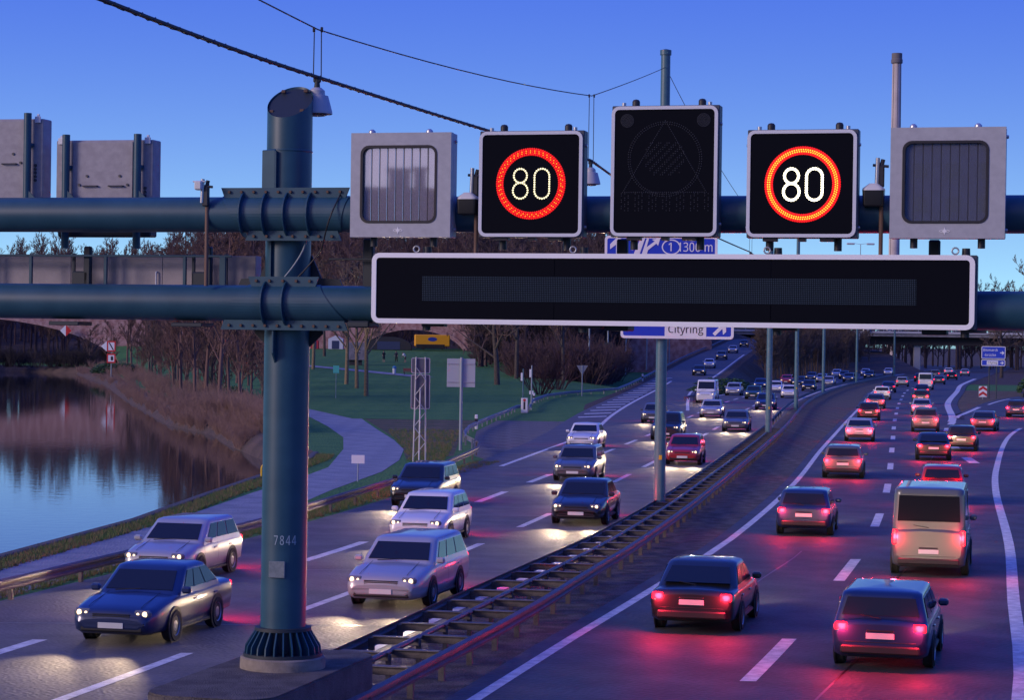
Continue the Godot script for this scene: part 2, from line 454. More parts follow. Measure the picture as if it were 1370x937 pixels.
	pa.poly(PackedVector2Array([Vector2(-16.0, 30), Vector2(-12.4, 48), Vector2(-10.0, 62), Vector2(-7.9, 80), Vector2(-7.2, 90), Vector2(-5.9, 103), Vector2(-5.6, 113), Vector2(-5.9, 124), Vector2(-7.0, 135), Vector2(-8.9, 150), Vector2(-10.6, 164), Vector2(-12.2, 178), Vector2(-0.8, 179), Vector2(1.6, 186), Vector2(-0.9, 190), Vector2(-13, 190.5), Vector2(-17.5, 195), Vector2(-24, 212), Vector2(-32, 248), Vector2(-34, 247), Vector2(-26, 210), Vector2(-19.2, 188), Vector2(-15.3, 171.4), Vector2(-12.6, 154.5), Vector2(-10.3, 138), Vector2(-9.2, 123.5), Vector2(-8.6, 106), Vector2(-9.2, 97), Vector2(-10.1, 88), Vector2(-11.1, 75), Vector2(-13.0, 60), Vector2(-14.7, 46), Vector2(-17.0, 30)]), -0.04)
	struct("riverside_path", pa, pm)
	var pa2 := MB.new()
	for k in 8:
		var a := 290.0 + k * 5.0
		var b := a + 5.0
		var fx := func(q): return -13.0 - (q - 290.0) * 0.55
		pa2.quad(P(fx.call(a), lawn_h(fx.call(a), a) + 0.03, a), P(fx.call(a) + 3.0, lawn_h(fx.call(a) + 3.0, a) + 0.03, a), P(fx.call(b) + 3.0, lawn_h(fx.call(b) + 3.0, b) + 0.03, b), P(fx.call(b), lawn_h(fx.call(b), b) + 0.03, b))
	struct("park_path", pa2, pm)
	var gl := MB.new()
	gl.poly(PackedVector2Array([Vector2(-1.0, 113), Vector2(1.5, 136), Vector2(5.5, 186), Vector2(14.2, 268), Vector2(9.2, 262), Vector2(4.2, 225), Vector2(1.5, 195), Vector2(-0.4, 180), Vector2(-2.3, 150), Vector2(-2.2, 132), Vector2(-1.9, 118)]), -0.036)
	struct("gravel_layby", gl, mottled("layby", Color(0.08, 0.085, 0.095), Color(0.19, 0.19, 0.2), 4.0, 0.95, 47, 5.0, 0.7))
	# dry winter grass between path and road
	var dg := MB.new()
	dg.poly(PackedVector2Array([Vector2(-5.3, 114), Vector2(-3.0, 118), Vector2(-3.2, 150), Vector2(-1.4, 178), Vector2(-12, 177.5), Vector2(-8.6, 150), Vector2(-6.6, 134)]), -0.044)
	struct("dry_grass", dg, mottled("drygrass", Color(0.06, 0.08, 0.03), Color(0.15, 0.12, 0.07), 7.0, 0.95, 51, 5.0, 0.6))
	var fs := MB.new()
	fs.poly(PackedVector2Array([Vector2(60, 360), Vector2(140, 360), Vector2(1400, 900), Vector2(3900, 4900), Vector2(-3900, 4900), Vector2(-420, 722), Vector2(-20, 722), Vector2(40, 480)]), -0.035)
	struct("woodland_floor", fs, mats["leaf_litter"])
	struct("gore_soil", strip(func(z): return cur(R_MAIN, z) + 0.9, func(z): return cur(EXIT_L, z) - 0.6, 206, 310, 5.0, func(_z): return -0.02), mats["soil"])
	struct("right_verge", strip(func(z): return cur(R_EDGE, z) + 1.6, func(z): return cur(R_EDGE, z) + 14.0, -20, 230, 6.0, func(_z): return -0.02), mottled("verge", Color(0.035, 0.045, 0.03), Color(0.09, 0.085, 0.06), 5.0, 0.95, 55, 5.0, 0.6))

# ---------------------------------------------------------------- guard rails
func beam_mesh(a: Vector3, b: Vector3, side: Vector3) -> MB:
	var prof := [Vector2(0, 0), Vector2(0.07, 0.035), Vector2(0.075, 0.09), Vector2(0.015, 0.13), Vector2(0.015, 0.155), Vector2(0.075, 0.195), Vector2(0.07, 0.25), Vector2(0, 0.285)]
	var m := MB.new()
	var loop := []
	for p in prof: loop.append(p)
	for k in range(prof.size() - 1, -1, -1): loop.append(prof[k] - Vector2(0.012, 0))
	for k in loop.size():
		var p: Vector2 = loop[k]
		var q: Vector2 = loop[(k + 1) % loop.size()]
		m.quad(a + side * p.x + Vector3.UP * p.y, a + side * q.x + Vector3.UP * q.y, b + side * q.x + Vector3.UP * q.y, b + side * p.x + Vector3.UP * p.y)
	return m

func guardrail(called: String, label: String, pts: Array, sgn: float, m: Material, pm: Material, post_every: float):
	# pts: ground points in order away from the camera; sgn +1: face to the right
	var root := thing(called, label, "guardrail", pts[0])
	var o: Vector3 = pts[0]
	var run := 0.0
	var next := 0.0
	for k in pts.size() - 1:
		var a: Vector3 = pts[k] - o
		var b: Vector3 = pts[k + 1] - o
		var d := (b - a)
		var side := Vector3(-d.z, 0, d.x).normalized() * sgn
		part(root, "beam", beam_mesh(a + Vector3.UP * 0.27, b + Vector3.UP * 0.275, side), m)
		while next <= run + d.length():
			var p := a + d.normalized() * (next - run)
			var pm_ := MB.new()
			pm_.t = Transform3D(Basis(Vector3.UP, atan2(d.x, d.z)), p)
			pm_.box(Vector3(-sgn * 0.07 * -1.0, 0.24, 0), Vector3(0.09, 0.56, 0.13), 0.006)
			part(root, "post", pm_, pm)
			next += post_every
		run += d.length()

func build_rails():
	var galv := mottled("galvanised", Color(0.17, 0.18, 0.2), Color(0.3, 0.31, 0.33), 2.0, 0.5, 61, 0.8, 0.4)
	galv.metallic = 0.35
	var rust := mottled("weathered_rail", Color(0.12, 0.1, 0.1), Color(0.2, 0.16, 0.15), 2.0, 0.6, 62, 0.8, 0.4)
	rust.metallic = 0.2
	var dark := mottled("median_rail", Color(0.06, 0.065, 0.075), Color(0.13, 0.125, 0.13), 2.2, 0.45, 63, 0.8, 0.5)
	dark.metallic = 0.3
	var spc := mottled("spacer_steel", Color(0.07, 0.06, 0.055), Color(0.15, 0.125, 0.11), 1.0, 0.6, 64, 0.8, 0.5)
	# left rail beside the riverside path
	var pts := []
	for q in [[20, -18.2], [28, -16.4], [36, -14.7], [44, -12.95], [51.5, -11.25], [55.5, -10.38], [59.3, -9.55], [63, -8.75], [68.6, -7.62], [75.4, -6.72], [82, -5.75], [88.3, -4.8], [95, -3.9], [102.7, -2.95], [110, -2.25], [116, -1.75], [121.5, -1.72], [125, -2.0]]:
		pts.append(P(q[1], -0.02, q[0]))
	guardrail("guardrail", "rusty brown guardrail between the riverside path and the oncoming lanes", pts, 1.0, rust, spc, 4.0)
	pts = []
	for q in [[126, -2.1], [131, -2.65], [137, -2.85], [146, -2.7], [156, -2.1], [168, -1.2], [180, -0.3], [191, 0.45], [193, 0.9]]:
		pts.append(P(q[1], -0.02, q[0]))
	guardrail("guardrail", "short grey guardrail behind the gravel lay-by, ending at a white post", pts, 1.0, galv, galv, 4.0)
	pts = [P(1.5, -0.02, 189.5), P(1.7, -0.02, 198), P(2.0, -0.02, 212), P(3.6, -0.02, 232), P(6.2, -0.02, 246)]
	for k in 19:
		var z := 260.0 + k * 16.0
		pts.append(P(cur(RAMP_L, z) - 1.0, max(cur(RAMP_H, z) - 0.06, -0.02) , z))
	guardrail("guardrail", "blue-grey guardrail climbing along the left side of the slip road", pts, 1.0, galv, galv, 4.0)
	pts = []
	for k in 24:
		var z := 232.0 + k * 9.0
		pts.append(P(cur(MED_L, z) - 11.6, -0.02, z))
	guardrail("guardrail", "low brown guardrail along the far bend below the clipped bushes", pts, 1.0, rust, spc, 4.0)
	# ladder-like median barrier
	var root := thing("median_barrier", "double dark steel guardrail with crosspieces down the middle of the motorway", "guardrail", P(cur(MED_R, 16), 0, 16))
	var o := root.position
	var z := 16.0
	var n := 0
	while z < 420.0:
		var st := 2.0 if z < 150.0 else 6.0
		if n % 2 == 0 or st > 3.0:
			var e: float = z + (4.0 if st < 3.0 else 6.0)
			for s in [0, 1]:
				var tab: Array = MED_L if s == 0 else MED_R
				var a := P(cur(tab, z), 0.27, z) - o
				var b := P(cur(tab, e), 0.27, e) - o
				var d := b - a
				part(root, "beam", beam_mesh(a, b, Vector3(-d.z, 0, d.x).normalized() * (1.0 if s == 1 else -1.0)), dark)
			var tm := MB.new()
			var ma := P(lerp(cur(MED_L, z), cur(MED_R, z), 0.48), 0.5, z) - o
			var mb2 := P(lerp(cur(MED_L, e), cur(MED_R, e), 0.48), 0.5, e) - o
			tm.tube(ma, mb2, 0.055, 0.055, 8, false)
			if z < 150: part(root, "centre_rail", tm, dark)
		var turn := atan2(cur(MED_R, z + 2) - cur(MED_R, z), 2.0)
		if z < 190.0:
			for s in [0, 1]:
				var tab: Array = MED_L if s == 0 else MED_R
				var sg := 1.0 if s == 0 else -1.0
				var gap := (cur(MED_R, z) - cur(MED_L, z)) * 0.5
				var base := P(cur(tab, z), 0, z) - o
				var pm := MB.new()
				pm.t = Transform3D(Basis(Vector3.UP, -turn), base)
				pm.box(Vector3(sg * 0.06, 0.22, 0), Vector3(0.11, 0.54, 0.09), 0.006)
				part(root, "post", pm, spc)
				if z < 150.0:
					var rm := MB.new()
					rm.t = Transform3D(Basis(Vector3.UP, -turn), base)
					rm.box(Vector3(sg * (gap * 0.5 + 0.06), 0.44, 0), Vector3(gap - 0.1, 0.13, 0.1), 0.006)
					rm.box(Vector3(sg * (gap * 0.5 + 0.06), 0.517, 0), Vector3(gap - 0.06, 0.02, 0.2), 0.004)
					part(root, "crosspiece", rm, spc)
			if z < 150.0:
				var cm := MB.new()
				cm.t = Transform3D(Basis(Vector3.UP, -turn), P(lerp(cur(MED_L, z), cur(MED_R, z), 0.48), 0, z) - o)
				cm.box(Vector3(0, 0.2, 0), Vector3(0.09, 0.5, 0.08), 0.006)
				part(root, "centre_post", cm, spc)
		z += st
		n += 1

# ---------------------------------------------------------------- gantry and its signs
const GT := 14.5
var G := Transform3D(Basis(Vector3.UP, -deg_to_rad(GT)), Vector3(-3.43, 0, -34.2))

func on_gantry(called: String, label: String, cat: String, u: float, h: float, d: float, group := "") -> Node3D:
	return thing(called, label, cat, G * Vector3(u, h, d), -deg_to_rad(GT), group)

func text(parent: Node, called: String, s: String, cap: float, m: Material, at: Vector3, depth := 0.012, squeeze := 1.0, fontname := "Droid Sans") -> MeshInstance3D:
	var t := TextMesh.new()
	var f := SystemFont.new()
	f.font_names = PackedStringArray([fontname])
	t.font = f; t.text = s; t.font_size = 64
	t.pixel_size = cap / 46.0
	t.depth = depth; t.curve_step = 2.0
	t.horizontal_alignment = HORIZONTAL_ALIGNMENT_CENTER
	t.vertical_alignment = VERTICAL_ALIGNMENT_CENTER
	var o := part(parent, called, t, m, at)
	o.scale.x = squeeze
	return o

func post_mesh(r: float, y0: float, front: float, back: float) -> MB:
	var m := MB.new()
	var S := 40
	var b := m.v.size()
	for k in S + 1:
		var an := TAU * k / S
		var o := Vector3(cos(an), 0, sin(an))
		var yt: float = lerp(back, front, (o.z + 1.0) / 2.0)
		m.pt(o * r + Vector3.UP * y0, o); m.pt(o * r + Vector3.UP * yt, o)
	for k in S:
		var i := b + 2 * k
		m.idx.append_array(PackedInt32Array([i, i + 2, i + 1, i + 1, i + 2, i + 3]))
	return m

func saddle(root: Node, ht: float, r: float, ribs: Array, top: Array, bot: Array, steel: Material, bolt: Material, dz: float):
	# half shell on the tube, flange plates above and below, curved ribs and bolts
	var sm := MB.new()
	var S := 20
	for k in S:
		var a0 := -PI / 2 + PI * k / S
		var a1 := -PI / 2 + PI * (k + 1) / S
		var f0 := (sin(a0) + 1.0) / 2.0
		var f1 := (sin(a1) + 1.0) / 2.0
		var p := func(x: float, a: float) -> Vector3: return Vector3(x, ht + sin(a) * (r + 0.014), dz + cos(a) * (r + 0.014))
		var l0: float = lerp(bot[0], top[0], f0); var r0: float = lerp(bot[1], top[1], f0)
		var l1: float = lerp(bot[0], top[0], f1); var r1: float = lerp(bot[1], top[1], f1)
		sm.quad(p.call(l0, a0), p.call(r0, a0), p.call(r1, a1), p.call(l1, a1))
	part(root, "saddle_shell", sm, steel)
	for w in 2:
		var e: Array = top if w == 0 else bot
		var y0 := ht + r - 0.03 if w == 0 else ht - r - 0.13
		var fm := MB.new()
		var cut := 0.06
		if w == 0: fm.plate(PackedVector2Array([Vector2(e[0] + cut, y0), Vector2(e[1] - cut, y0), Vector2(e[1], y0 + 0.16), Vector2(e[0], y0 + 0.16)]), dz + 0.1, dz + 0.13)
		else: fm.plate(PackedVector2Array([Vector2(e[0], y0), Vector2(e[1], y0), Vector2(e[1] - cut, y0 + 0.16), Vector2(e[0] + cut, y0 + 0.16)]), dz + 0.1, dz + 0.13)
		part(root, "flange_plate", fm, steel)
		var nb := int((e[1] - e[0]) / 0.2)
		for k in nb:
			var bm := MB.new()
			bm.tube(Vector3(0, 0, 0), Vector3(0, 0, 0.035), 0.024, 0.022, 6)
			part(root, "bolt", bm, bolt, Vector3(e[0] + 0.14 + (e[1] - e[0] - 0.28) * k / (nb - 1), y0 + (0.095 if w == 0 else 0.065), dz + 0.13))
	for x in ribs:
		var rm := MB.new()
		var T := 16
		for k in T:
			var a0 := -PI / 2 + PI * k / T
			var a1 := -PI / 2 + PI * (k + 1) / T
			var q := []
			for c in [[0.0, a0, -1], [0.0, a1, -1], [1.0, a1, -1], [1.0, a0, -1], [0.0, a0, 1], [0.0, a1, 1], [1.0, a1, 1], [1.0, a0, 1]]:
				var rr: float = r + 0.01 + c[0] * 0.075
				q.append(Vector3(x + c[2] * 0.011, ht + sin(c[1]) * rr, dz + cos(c[1]) * rr))
			rm.quad(q[0], q[1], q[2], q[3]); rm.quad(q[7], q[6], q[5], q[4]); rm.quad(q[3], q[2], q[6], q[7])
		part(root, "saddle_rib", rm, steel)

func gantry_post(root: Node, x: float, full: bool, steel: Material, dark: Material, concrete: Material, bolt: Material):
	var R := 0.345
	var po := part(root, "post", post_mesh(R, 1.2, 9.41, 9.95), steel, Vector3(x, 0, 0))
	if not full: return
	var ca := MB.new()
	for k in 40:
		var an := TAU * k / 40
		var bn := TAU * (k + 1) / 40
		var f := func(a: float) -> Vector3: return Vector3(cos(a) * (R - 0.012), lerp(9.95, 9.41, (sin(a) + 1.0) / 2.0) - 0.035, sin(a) * (R - 0.012))
		ca.tri(Vector3(0, 9.645, 0), f.call(bn), f.call(an))
	part(po, "top_cap", ca, dark)
	for a in [0.5, 2.6, 4.0, 5.4]:
		var b := MB.new()
		b.box(Vector3.ZERO, Vector3(0.07, 0.05, 0.05), 0.01)
		part(po, "cap_bolt", b, bolt, Vector3(cos(a) * 0.28, lerp(9.95, 9.41, (sin(a) + 1.0) / 2.0) - 0.02, sin(a) * 0.28))
	# weld seams, cover plate, stiffeners
	var w := MB.new()
	w.lathe(Vector3.ZERO, [Vector2(R, 8.905), Vector2(R + 0.008, 8.915), Vector2(R + 0.008, 8.93), Vector2(R, 8.94)], 40)
	part(po, "weld_seam", w, steel)
	var pl := MB.new()
	pl.t = Transform3D(Basis(Vector3.UP, deg_to_rad(-28)), Vector3(-0.22, 0, 0.27))
	pl.box(Vector3(0, 8.62, 0), Vector3(0.3, 0.62, 0.05), 0.012)
	part(po, "cover_plate", pl, steel)
	var fin := MB.new()
	fin.plate(PackedVector2Array([Vector2(-0.015, 8.3), Vector2(0.015, 8.3), Vector2(0.015, 8.9), Vector2(-0.015, 8.9)]), 0.3, 0.42)
	part(po, "stiffener", fin, steel, Vector3(-0.08, 0, -0.02))
	var f2 := MB.new()
	f2.t = Transform3D(Basis(Vector3.UP, PI / 2), Vector3.ZERO)
	f2.plate(PackedVector2Array([Vector2(-0.52, 6.24), Vector2(-0.33, 6.24), Vector2(-0.33, 5.68), Vector2(-0.37, 5.68), Vector2(-0.52, 5.85)]), -0.012, 0.012)
	part(po, "stiffener", f2, steel, Vector3(-0.06, 0, -0.05))
	for s in [-1, 1]:
		var f3 := MB.new()
		f3.plate(PackedVector2Array([Vector2(s * 0.3, 6.23), Vector2(s * 0.55, 6.23), Vector2(s * 0.55, 6.15), Vector2(s * 0.34, 5.95), Vector2(s * 0.3, 5.95)]), -0.1, -0.07)
		part(po, "stiffener", f3, dark)
		var f4 := MB.new()
		f4.plate(PackedVector2Array([Vector2(s * 0.3, 7.15), Vector2(s * 0.34, 7.35), Vector2(s * 0.5, 7.0), Vector2(s * 0.8, 6.98), Vector2(s * 0.85, 6.86), Vector2(s * 0.3, 6.86)]), -0.14, -0.1)
		part(po, "stiffener", f4, dark)
	var st := MB.new()
	st.plate(PackedVector2Array([Vector2(-0.16, 6.95), Vector2(-0.14, 6.95), Vector2(-0.14, 7.62), Vector2(-0.16, 7.62)]), 0.25, 0.37)
	part(po, "stiffener", st, steel)
	# socket of gussets on a grout ring
	var so := MB.new()
	so.lathe(Vector3.ZERO, [Vector2(0.0, 1.68), Vector2(0.43, 1.68), Vector2(0.43, 1.63), Vector2(0.36, 1.62), Vector2(0.36, 1.3), Vector2(0.6, 1.29), Vector2(0.6, 1.24), Vector2(0.3, 1.22)], 40)
	part(po, "base_socket", so, dark)
	for k in 26:
		var an := TAU * k / 26
		var gm := MB.new()
		gm.t = Transform3D(Basis(Vector3.UP, an), Vector3.ZERO)
		gm.plate(PackedVector2Array([Vector2(0.34, 1.29), Vector2(0.585, 1.29), Vector2(0.575, 1.4), Vector2(0.43, 1.63), Vector2(0.34, 1.63)]), -0.011, 0.011)
		part(po, "gusset", gm, steel)
	var gr := MB.new()
	gr.lathe(Vector3.ZERO, [Vector2(0.0, 1.24), Vector2(0.62, 1.24), Vector2(0.645, 1.22), Vector2(0.65, 1.12), Vector2(0.65, 1.06)], 40)
	part(po, "grout_ring", gr, mottled("grout", Color(0.2, 0.17, 0.14), Color(0.3, 0.26, 0.22), 0.8, 0.95, 81, 3.0))
	# sprayed number and a small plate
	var num := mat("stencil", Color(0.3, 0.4, 0.46), 0.8)
	for k in 4:
		var a := -0.02 + k * 0.27
		var o := text(po, "painted_digit", "7844"[k], 0.14, num, Vector3(sin(a) * (R + 0.002) , 3.02, cos(a) * (R + 0.002)), 0.004, 0.7)
		o.rotation.y = a
	var np := MB.new()
	np.t = Transform3D(Basis(Vector3.UP, 0.06), Vector3(0.02, 2.58, R))
	np.box(Vector3(0, 0, 0.012), Vector3(0.25, 0.25, 0.03), 0.006)
	part(po, "plate", np, mottled("plate_grey", Color(0.13, 0.17, 0.19), Color(0.2, 0.24, 0.26), 0.3, 0.7, 83, 2.0, 0.7))

func build_gantry():
	var steel := mottled("gantry_paint", Color(0.014, 0.062, 0.1), Color(0.024, 0.082, 0.125), 2.0, 0.4, 91, 0.0, 0.12)
	steel.metallic_specular = 0.5
	var dark := mat("gantry_dark", Color(0.02, 0.03, 0.04), 0.6)
	var bolt := mat("rusty_bolt", Color(0.1, 0.055, 0.04), 0.7)
	var concrete := mottled("plinth_concrete", Color(0.07, 0.06, 0.058), Color(0.13, 0.115, 0.11), 1.6, 0.95, 95, 4.0, 0.5)
	# concrete island that carries the post
	var isl := MB.new()
	var loop := rounded(0, 0, 1.95, 5.2, 0.55, 6)
	isl.t = Transform3D(Basis(Vector3.RIGHT, -PI / 2), Vector3.ZERO)
	isl.plate(loop, 0.0, 1.03)
	var lp2 := rounded(0, 0, 1.91, 5.16, 0.53, 6)
	isl.plate(lp2, 1.02, 1.06)
	var iso := thing("concrete_island", "dark concrete island with rounded ends under the gantry post", "plinth", G * Vector3(-0.05, 0, 0.55), -deg_to_rad(GT))
	part(iso, "block", isl, concrete)
	var g := thing("sign_gantry", "dark teal steel gantry of two thick tubes on a round post over the motorway", "gantry", G.origin, -deg_to_rad(GT))
	gantry_post(g, 0, true, steel, dark, concrete, bolt)
	gantry_post(g, 15.4, false, steel, dark, concrete, bolt)
	gantry_post(g, -14.0, false, steel, dark, concrete, bolt)
	var tu := MB.new()
	tu.tube(Vector3(-14.6, 7.94, 0.38), Vector3(16, 7.94, 0.38), 0.268, 0.268, 36)
	part(g, "upper_tube", tu, steel)
	var tl := MB.new()
	tl.tube(Vector3(-14.6, 6.6, 0.38), Vector3(16, 6.6, 0.38), 0.272, 0.272, 36)
	part(g, "lower_tube", tl, steel)
	saddle(g, 7.94, 0.268, [-0.54, -0.18, 0.16, 0.53], [-0.9, 1.14], [-0.5, 1.02], steel, bolt, 0.38)
	saddle(g, 6.6, 0.272, [-0.17, 0.16], [-0.45, 0.68], [-0.88, 1.14], steel, bolt, 0.38)
	# strips of worn paint and cable runs
	var cab := mat("cable", Color(0.02, 0.02, 0.024), 0.5)
	var cm := MB.new()
	var ps := []
	for k in 13:
		var s := k / 12.0
		ps.append(Vector3(lerp(1.0, 0.3, s * s), lerp(8.3, 6.98, s), 0.38 + 0.33 * sin(PI * clamp(s * 1.5, 0, 1)) + 0.05))
	cm.path(ps, 0.012)
	part(g, "cable", cm, cab)
	var cm2 := MB.new()
	ps = []
	for k in 9:
		var s := k / 8.0
		ps.append(Vector3(lerp(0.42, 0.05, s) , 7.55 - 0.6 * pow(s, 0.7), 0.36 + 0.03 * s))
	cm2.path(ps, 0.014)
	part(g, "cable", cm2, mat("pale_cable", Color(0.25, 0.3, 0.33), 0.5))
	# walkway rail and vertical hangers on the left arm
	var rl := MB.new()
	rl.box(Vector3(-7.6, 7.33, -0.2), Vector3(13.2, 0.035, 0.035), 0.006)
	part(g, "handrail", rl, steel)
	for u in [-1.14, -1.77, -3.1, -4.38, -5.7, -7.0]:
		var sp := MB.new()
		sp.box(Vector3(u, 7.05, -0.2), Vector3(0.05 if u != -1.14 else 0.1, 0.55, 0.05), 0.006)
		part(g, "handrail_post", sp, steel)
	for u in [-1.42, -3.45, -5.5]:   # brackets that hold the text panel
		var b := MB.new()
		b.box(Vector3(u, 7.03, -0.3), Vector3(0.12, 0.9, 0.1), 0.02)
		b.box(Vector3(u - 0.12, 6.98, -0.28), Vector3(0.28, 0.22, 0.06), 0.02)
		b.box(Vector3(u - 0.27, 7.06, -0.36), Vector3(0.05, 0.62, 0.04), 0.006)
		b.box(Vector3(u + 0.27, 7.06, -0.36), Vector3(0.05, 0.62, 0.04), 0.006)
		b.box(Vector3(u, 6.26, 0.3), Vector3(0.5, 0.06, 0.5), 0.01)
		part(g, "panel_bracket", b, dark)
	for u in [1.3, 5.2, 9.7]:
		var b := MB.new()
		b.box(Vector3(u, 6.98, 0.02), Vector3(0.16, 1.24, 0.12), 0.02)
		b.box(Vector3(u + 0.05, 6.3, 0.4), Vector3(0.34, 0.1, 0.5), 0.02)
		part(g, "panel_bracket", b, dark)
	var hr := MB.new()
	hr.box(Vector3(1.15, 7.28, 0.2), Vector3(0.85, 0.03, 0.03), 0.005)
	hr.box(Vector3(1.5, 7.05, 0.2), Vector3(0.05, 0.5, 0.05), 0.005)
	part(g, "handrail", hr, dark)
	# front signs
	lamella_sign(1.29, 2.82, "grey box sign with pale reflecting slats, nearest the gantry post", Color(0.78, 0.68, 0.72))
	speed_sign(3.25, 4.80, 7.58, 9.12, 0.487, 4.02, 8.355, 0.75, "dim", "lit 80 speed limit sign nearer the gantry post, crisp thin ring")
	blank_sign(5.2, 6.75, 7.59, 9.46)
	speed_sign(7.15, 8.70, 7.58, 9.10, 0.50, 7.93, 8.33, 1.0, "bright", "brighter lit 80 speed limit sign right of the tall blank one")
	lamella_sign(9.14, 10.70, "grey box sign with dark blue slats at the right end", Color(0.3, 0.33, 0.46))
	text_panel()
	for a in [[-5.9, -4.33, 8.12, 9.52, "back of a grey box sign cut by the left picture edge"], [-4.1, -2.44, 7.75, 9.17, "back of a grey box sign standing alone left of the post"]]: sign_back(a)
	panel_back()
	detector(3.04, 8.14, "small white traffic detector between the slatted box and the speed sign", false)
	detector(8.9, 8.25, "small white traffic detector between the bright speed sign and the right box sign", false)
	detector(-1.17, 8.0, "traffic detector on a rusty rod left of the post, seen from behind", true)

func sign_case(root: Node, w: float, h: float, dp: float, m: Material, feet := true):
	var b := MB.new()
	b.box(Vector3(0, 0, -dp / 2 - 0.012), Vector3(w, h, dp), 0.012)
	part(root, "case", b, m)
	var dk := mat("fixing", Color(0.02, 0.022, 0.03), 0.5)
	for s in [-1, 1]:
		if feet:
			var p := MB.new()
			p.tube(Vector3(s * w * 0.31, -h / 2 - 0.17, -dp - 0.03), Vector3(s * w * 0.31, h / 2 + 0.085, -dp - 0.03), 0.055, 0.055, 14)
			p.lathe(Vector3(s * w * 0.31, h / 2 + 0.085, -dp - 0.03), [Vector2(0.055, 0), Vector2(0.04, 0.025), Vector2(0, 0.035)], 14)
			part(root, "mounting_tube", p, dk)
		var hk := MB.new()
		hk.tube(Vector3(s * w * 0.40, h / 2 - 0.01, -dp * 0.4), Vector3(s * w * 0.40, h / 2 + 0.05, -dp * 0.4), 0.03, 0.03, 10)
		part(root, "lifting_eye", hk, mat("zinc", Color(0.45, 0.47, 0.5), 0.35, 0.6))
		for yy in [0.36, -0.4]:
			var lt := MB.new()
			lt.tube(Vector3(s * (w / 2 - 0.005), h * yy, -dp * 0.45), Vector3(s * (w / 2 + 0.025), h * yy, -dp * 0.45), 0.028, 0.02, 10)
			part(root, "latch", lt, mats["zinc"])

func emblem(root: Node, at: Vector3):
	var m := MB.new()
	m.plate(PackedVector2Array([Vector2(0, 0.055), Vector2(0.013, 0.013), Vector2(0.04, 0), Vector2(0.013, -0.013), Vector2(0, -0.055), Vector2(-0.013, -0.013), Vector2(-0.04, 0), Vector2(-0.013, 0.013)]), 0, 0.006)
	var o := PackedVector2Array()
	var i := PackedVector2Array()
	for k in 24:
		var an := TAU * k / 24
		o.append(Vector2(cos(an) * 0.072, sin(an) * 0.022)); i.append(Vector2(cos(an) * 0.062, sin(an) * 0.015))
	m.ring(o, i, 0, 0.005)
	part(root, "emblem", m, mat("white_enamel", Color(0.8, 0.8, 0.8), 0.4), at)

func lamella_sign(u0: float, u1: float, label: String, face: Color):
	var w := u1 - u0
	var h := 1.53
	var r := on_gantry("prism_sign", label, "traffic sign", (u0 + u1) / 2, 8.345, 0.9, "slatted box signs on the gantry")
	var grey := mottled("case_grey", Color(0.36, 0.37, 0.4), Color(0.42, 0.43, 0.46), 0.5, 0.5, 101, 0.6, 0.5)
	var fr := MB.new()
	var ow := 1.17
	var oh := 1.14
	fr.ring(rect_loop(w, h, 6), rounded(-0.03, 0.01, ow, oh, 0.13, 5), -0.13, 0.0)
	part(r, "front_frame", fr, grey)
	var b := MB.new()
	b.box(Vector3(0, 0, -0.24), Vector3(w - 0.004, h - 0.004, 0.2), 0.012)
	part(r, "case", b, grey)
	var dk := mat("fixing", Color(0.02, 0.022, 0.03), 0.5)
	for s in [-1, 1]:
		var p := MB.new()
		p.tube(Vector3(s * 0.46, -h / 2 - 0.13, -0.2), Vector3(s * 0.46, -h / 2 + 0.02, -0.2), 0.052, 0.052, 14)
		part(r, "mounting_tube", p, dk)
		var q := MB.new()
		q.lathe(Vector3(s * 0.44 - 0.04, h / 2 - 0.01, -0.12), [Vector2(0.055, 0), Vector2(0.05, 0.045), Vector2(0.02, 0.07), Vector2(0, 0.072)], 14)
		part(r, "lifting_eye", q, mat("zinc", Color(0.45, 0.47, 0.5), 0.35, 0.6))
		var lt := MB.new()
		lt.tube(Vector3(w / 2 - 0.005, h * 0.42 * s, -0.22), Vector3(w / 2 + 0.03, h * 0.42 * s, -0.22), 0.03, 0.022, 10)
		part(r, "latch", lt, mats["zinc"])
	var gk := MB.new()
	gk.ring(rounded(-0.03, 0.01, ow + 0.002, oh + 0.002, 0.13, 5), rounded(-0.03, 0.01, ow - 0.07, oh - 0.07, 0.105, 5), -0.1, 0.008)
	part(r, "gasket", gk, mat("rubber", Color(0.015, 0.015, 0.02), 0.6))
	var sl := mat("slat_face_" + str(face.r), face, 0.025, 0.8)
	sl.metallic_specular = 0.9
	for k in 9:
		var s := MB.new()
		var sw := (ow - 0.06) / 9.0
		s.box(Vector3(0, 0, 0), Vector3(sw - 0.014, oh - 0.02, 0.03), 0.005)
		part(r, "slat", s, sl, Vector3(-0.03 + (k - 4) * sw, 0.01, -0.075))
	var pn := MB.new()
	pn.plate(rounded(-0.03, 0.01, ow - 0.05, oh - 0.05, 0.11, 5), -0.045, -0.037)
	var gm := StandardMaterial3D.new()
	gm.albedo_color = Color(0.9, 0.9, 0.92, 0.03); gm.transparency = BaseMaterial3D.TRANSPARENCY_ALPHA; gm.roughness = 0.01; gm.metallic_specular = 1.0
	part(r, "glass_pane", pn, gm)
	emblem(r, Vector3(-0.03, -h / 2 + 0.1, 0.001))

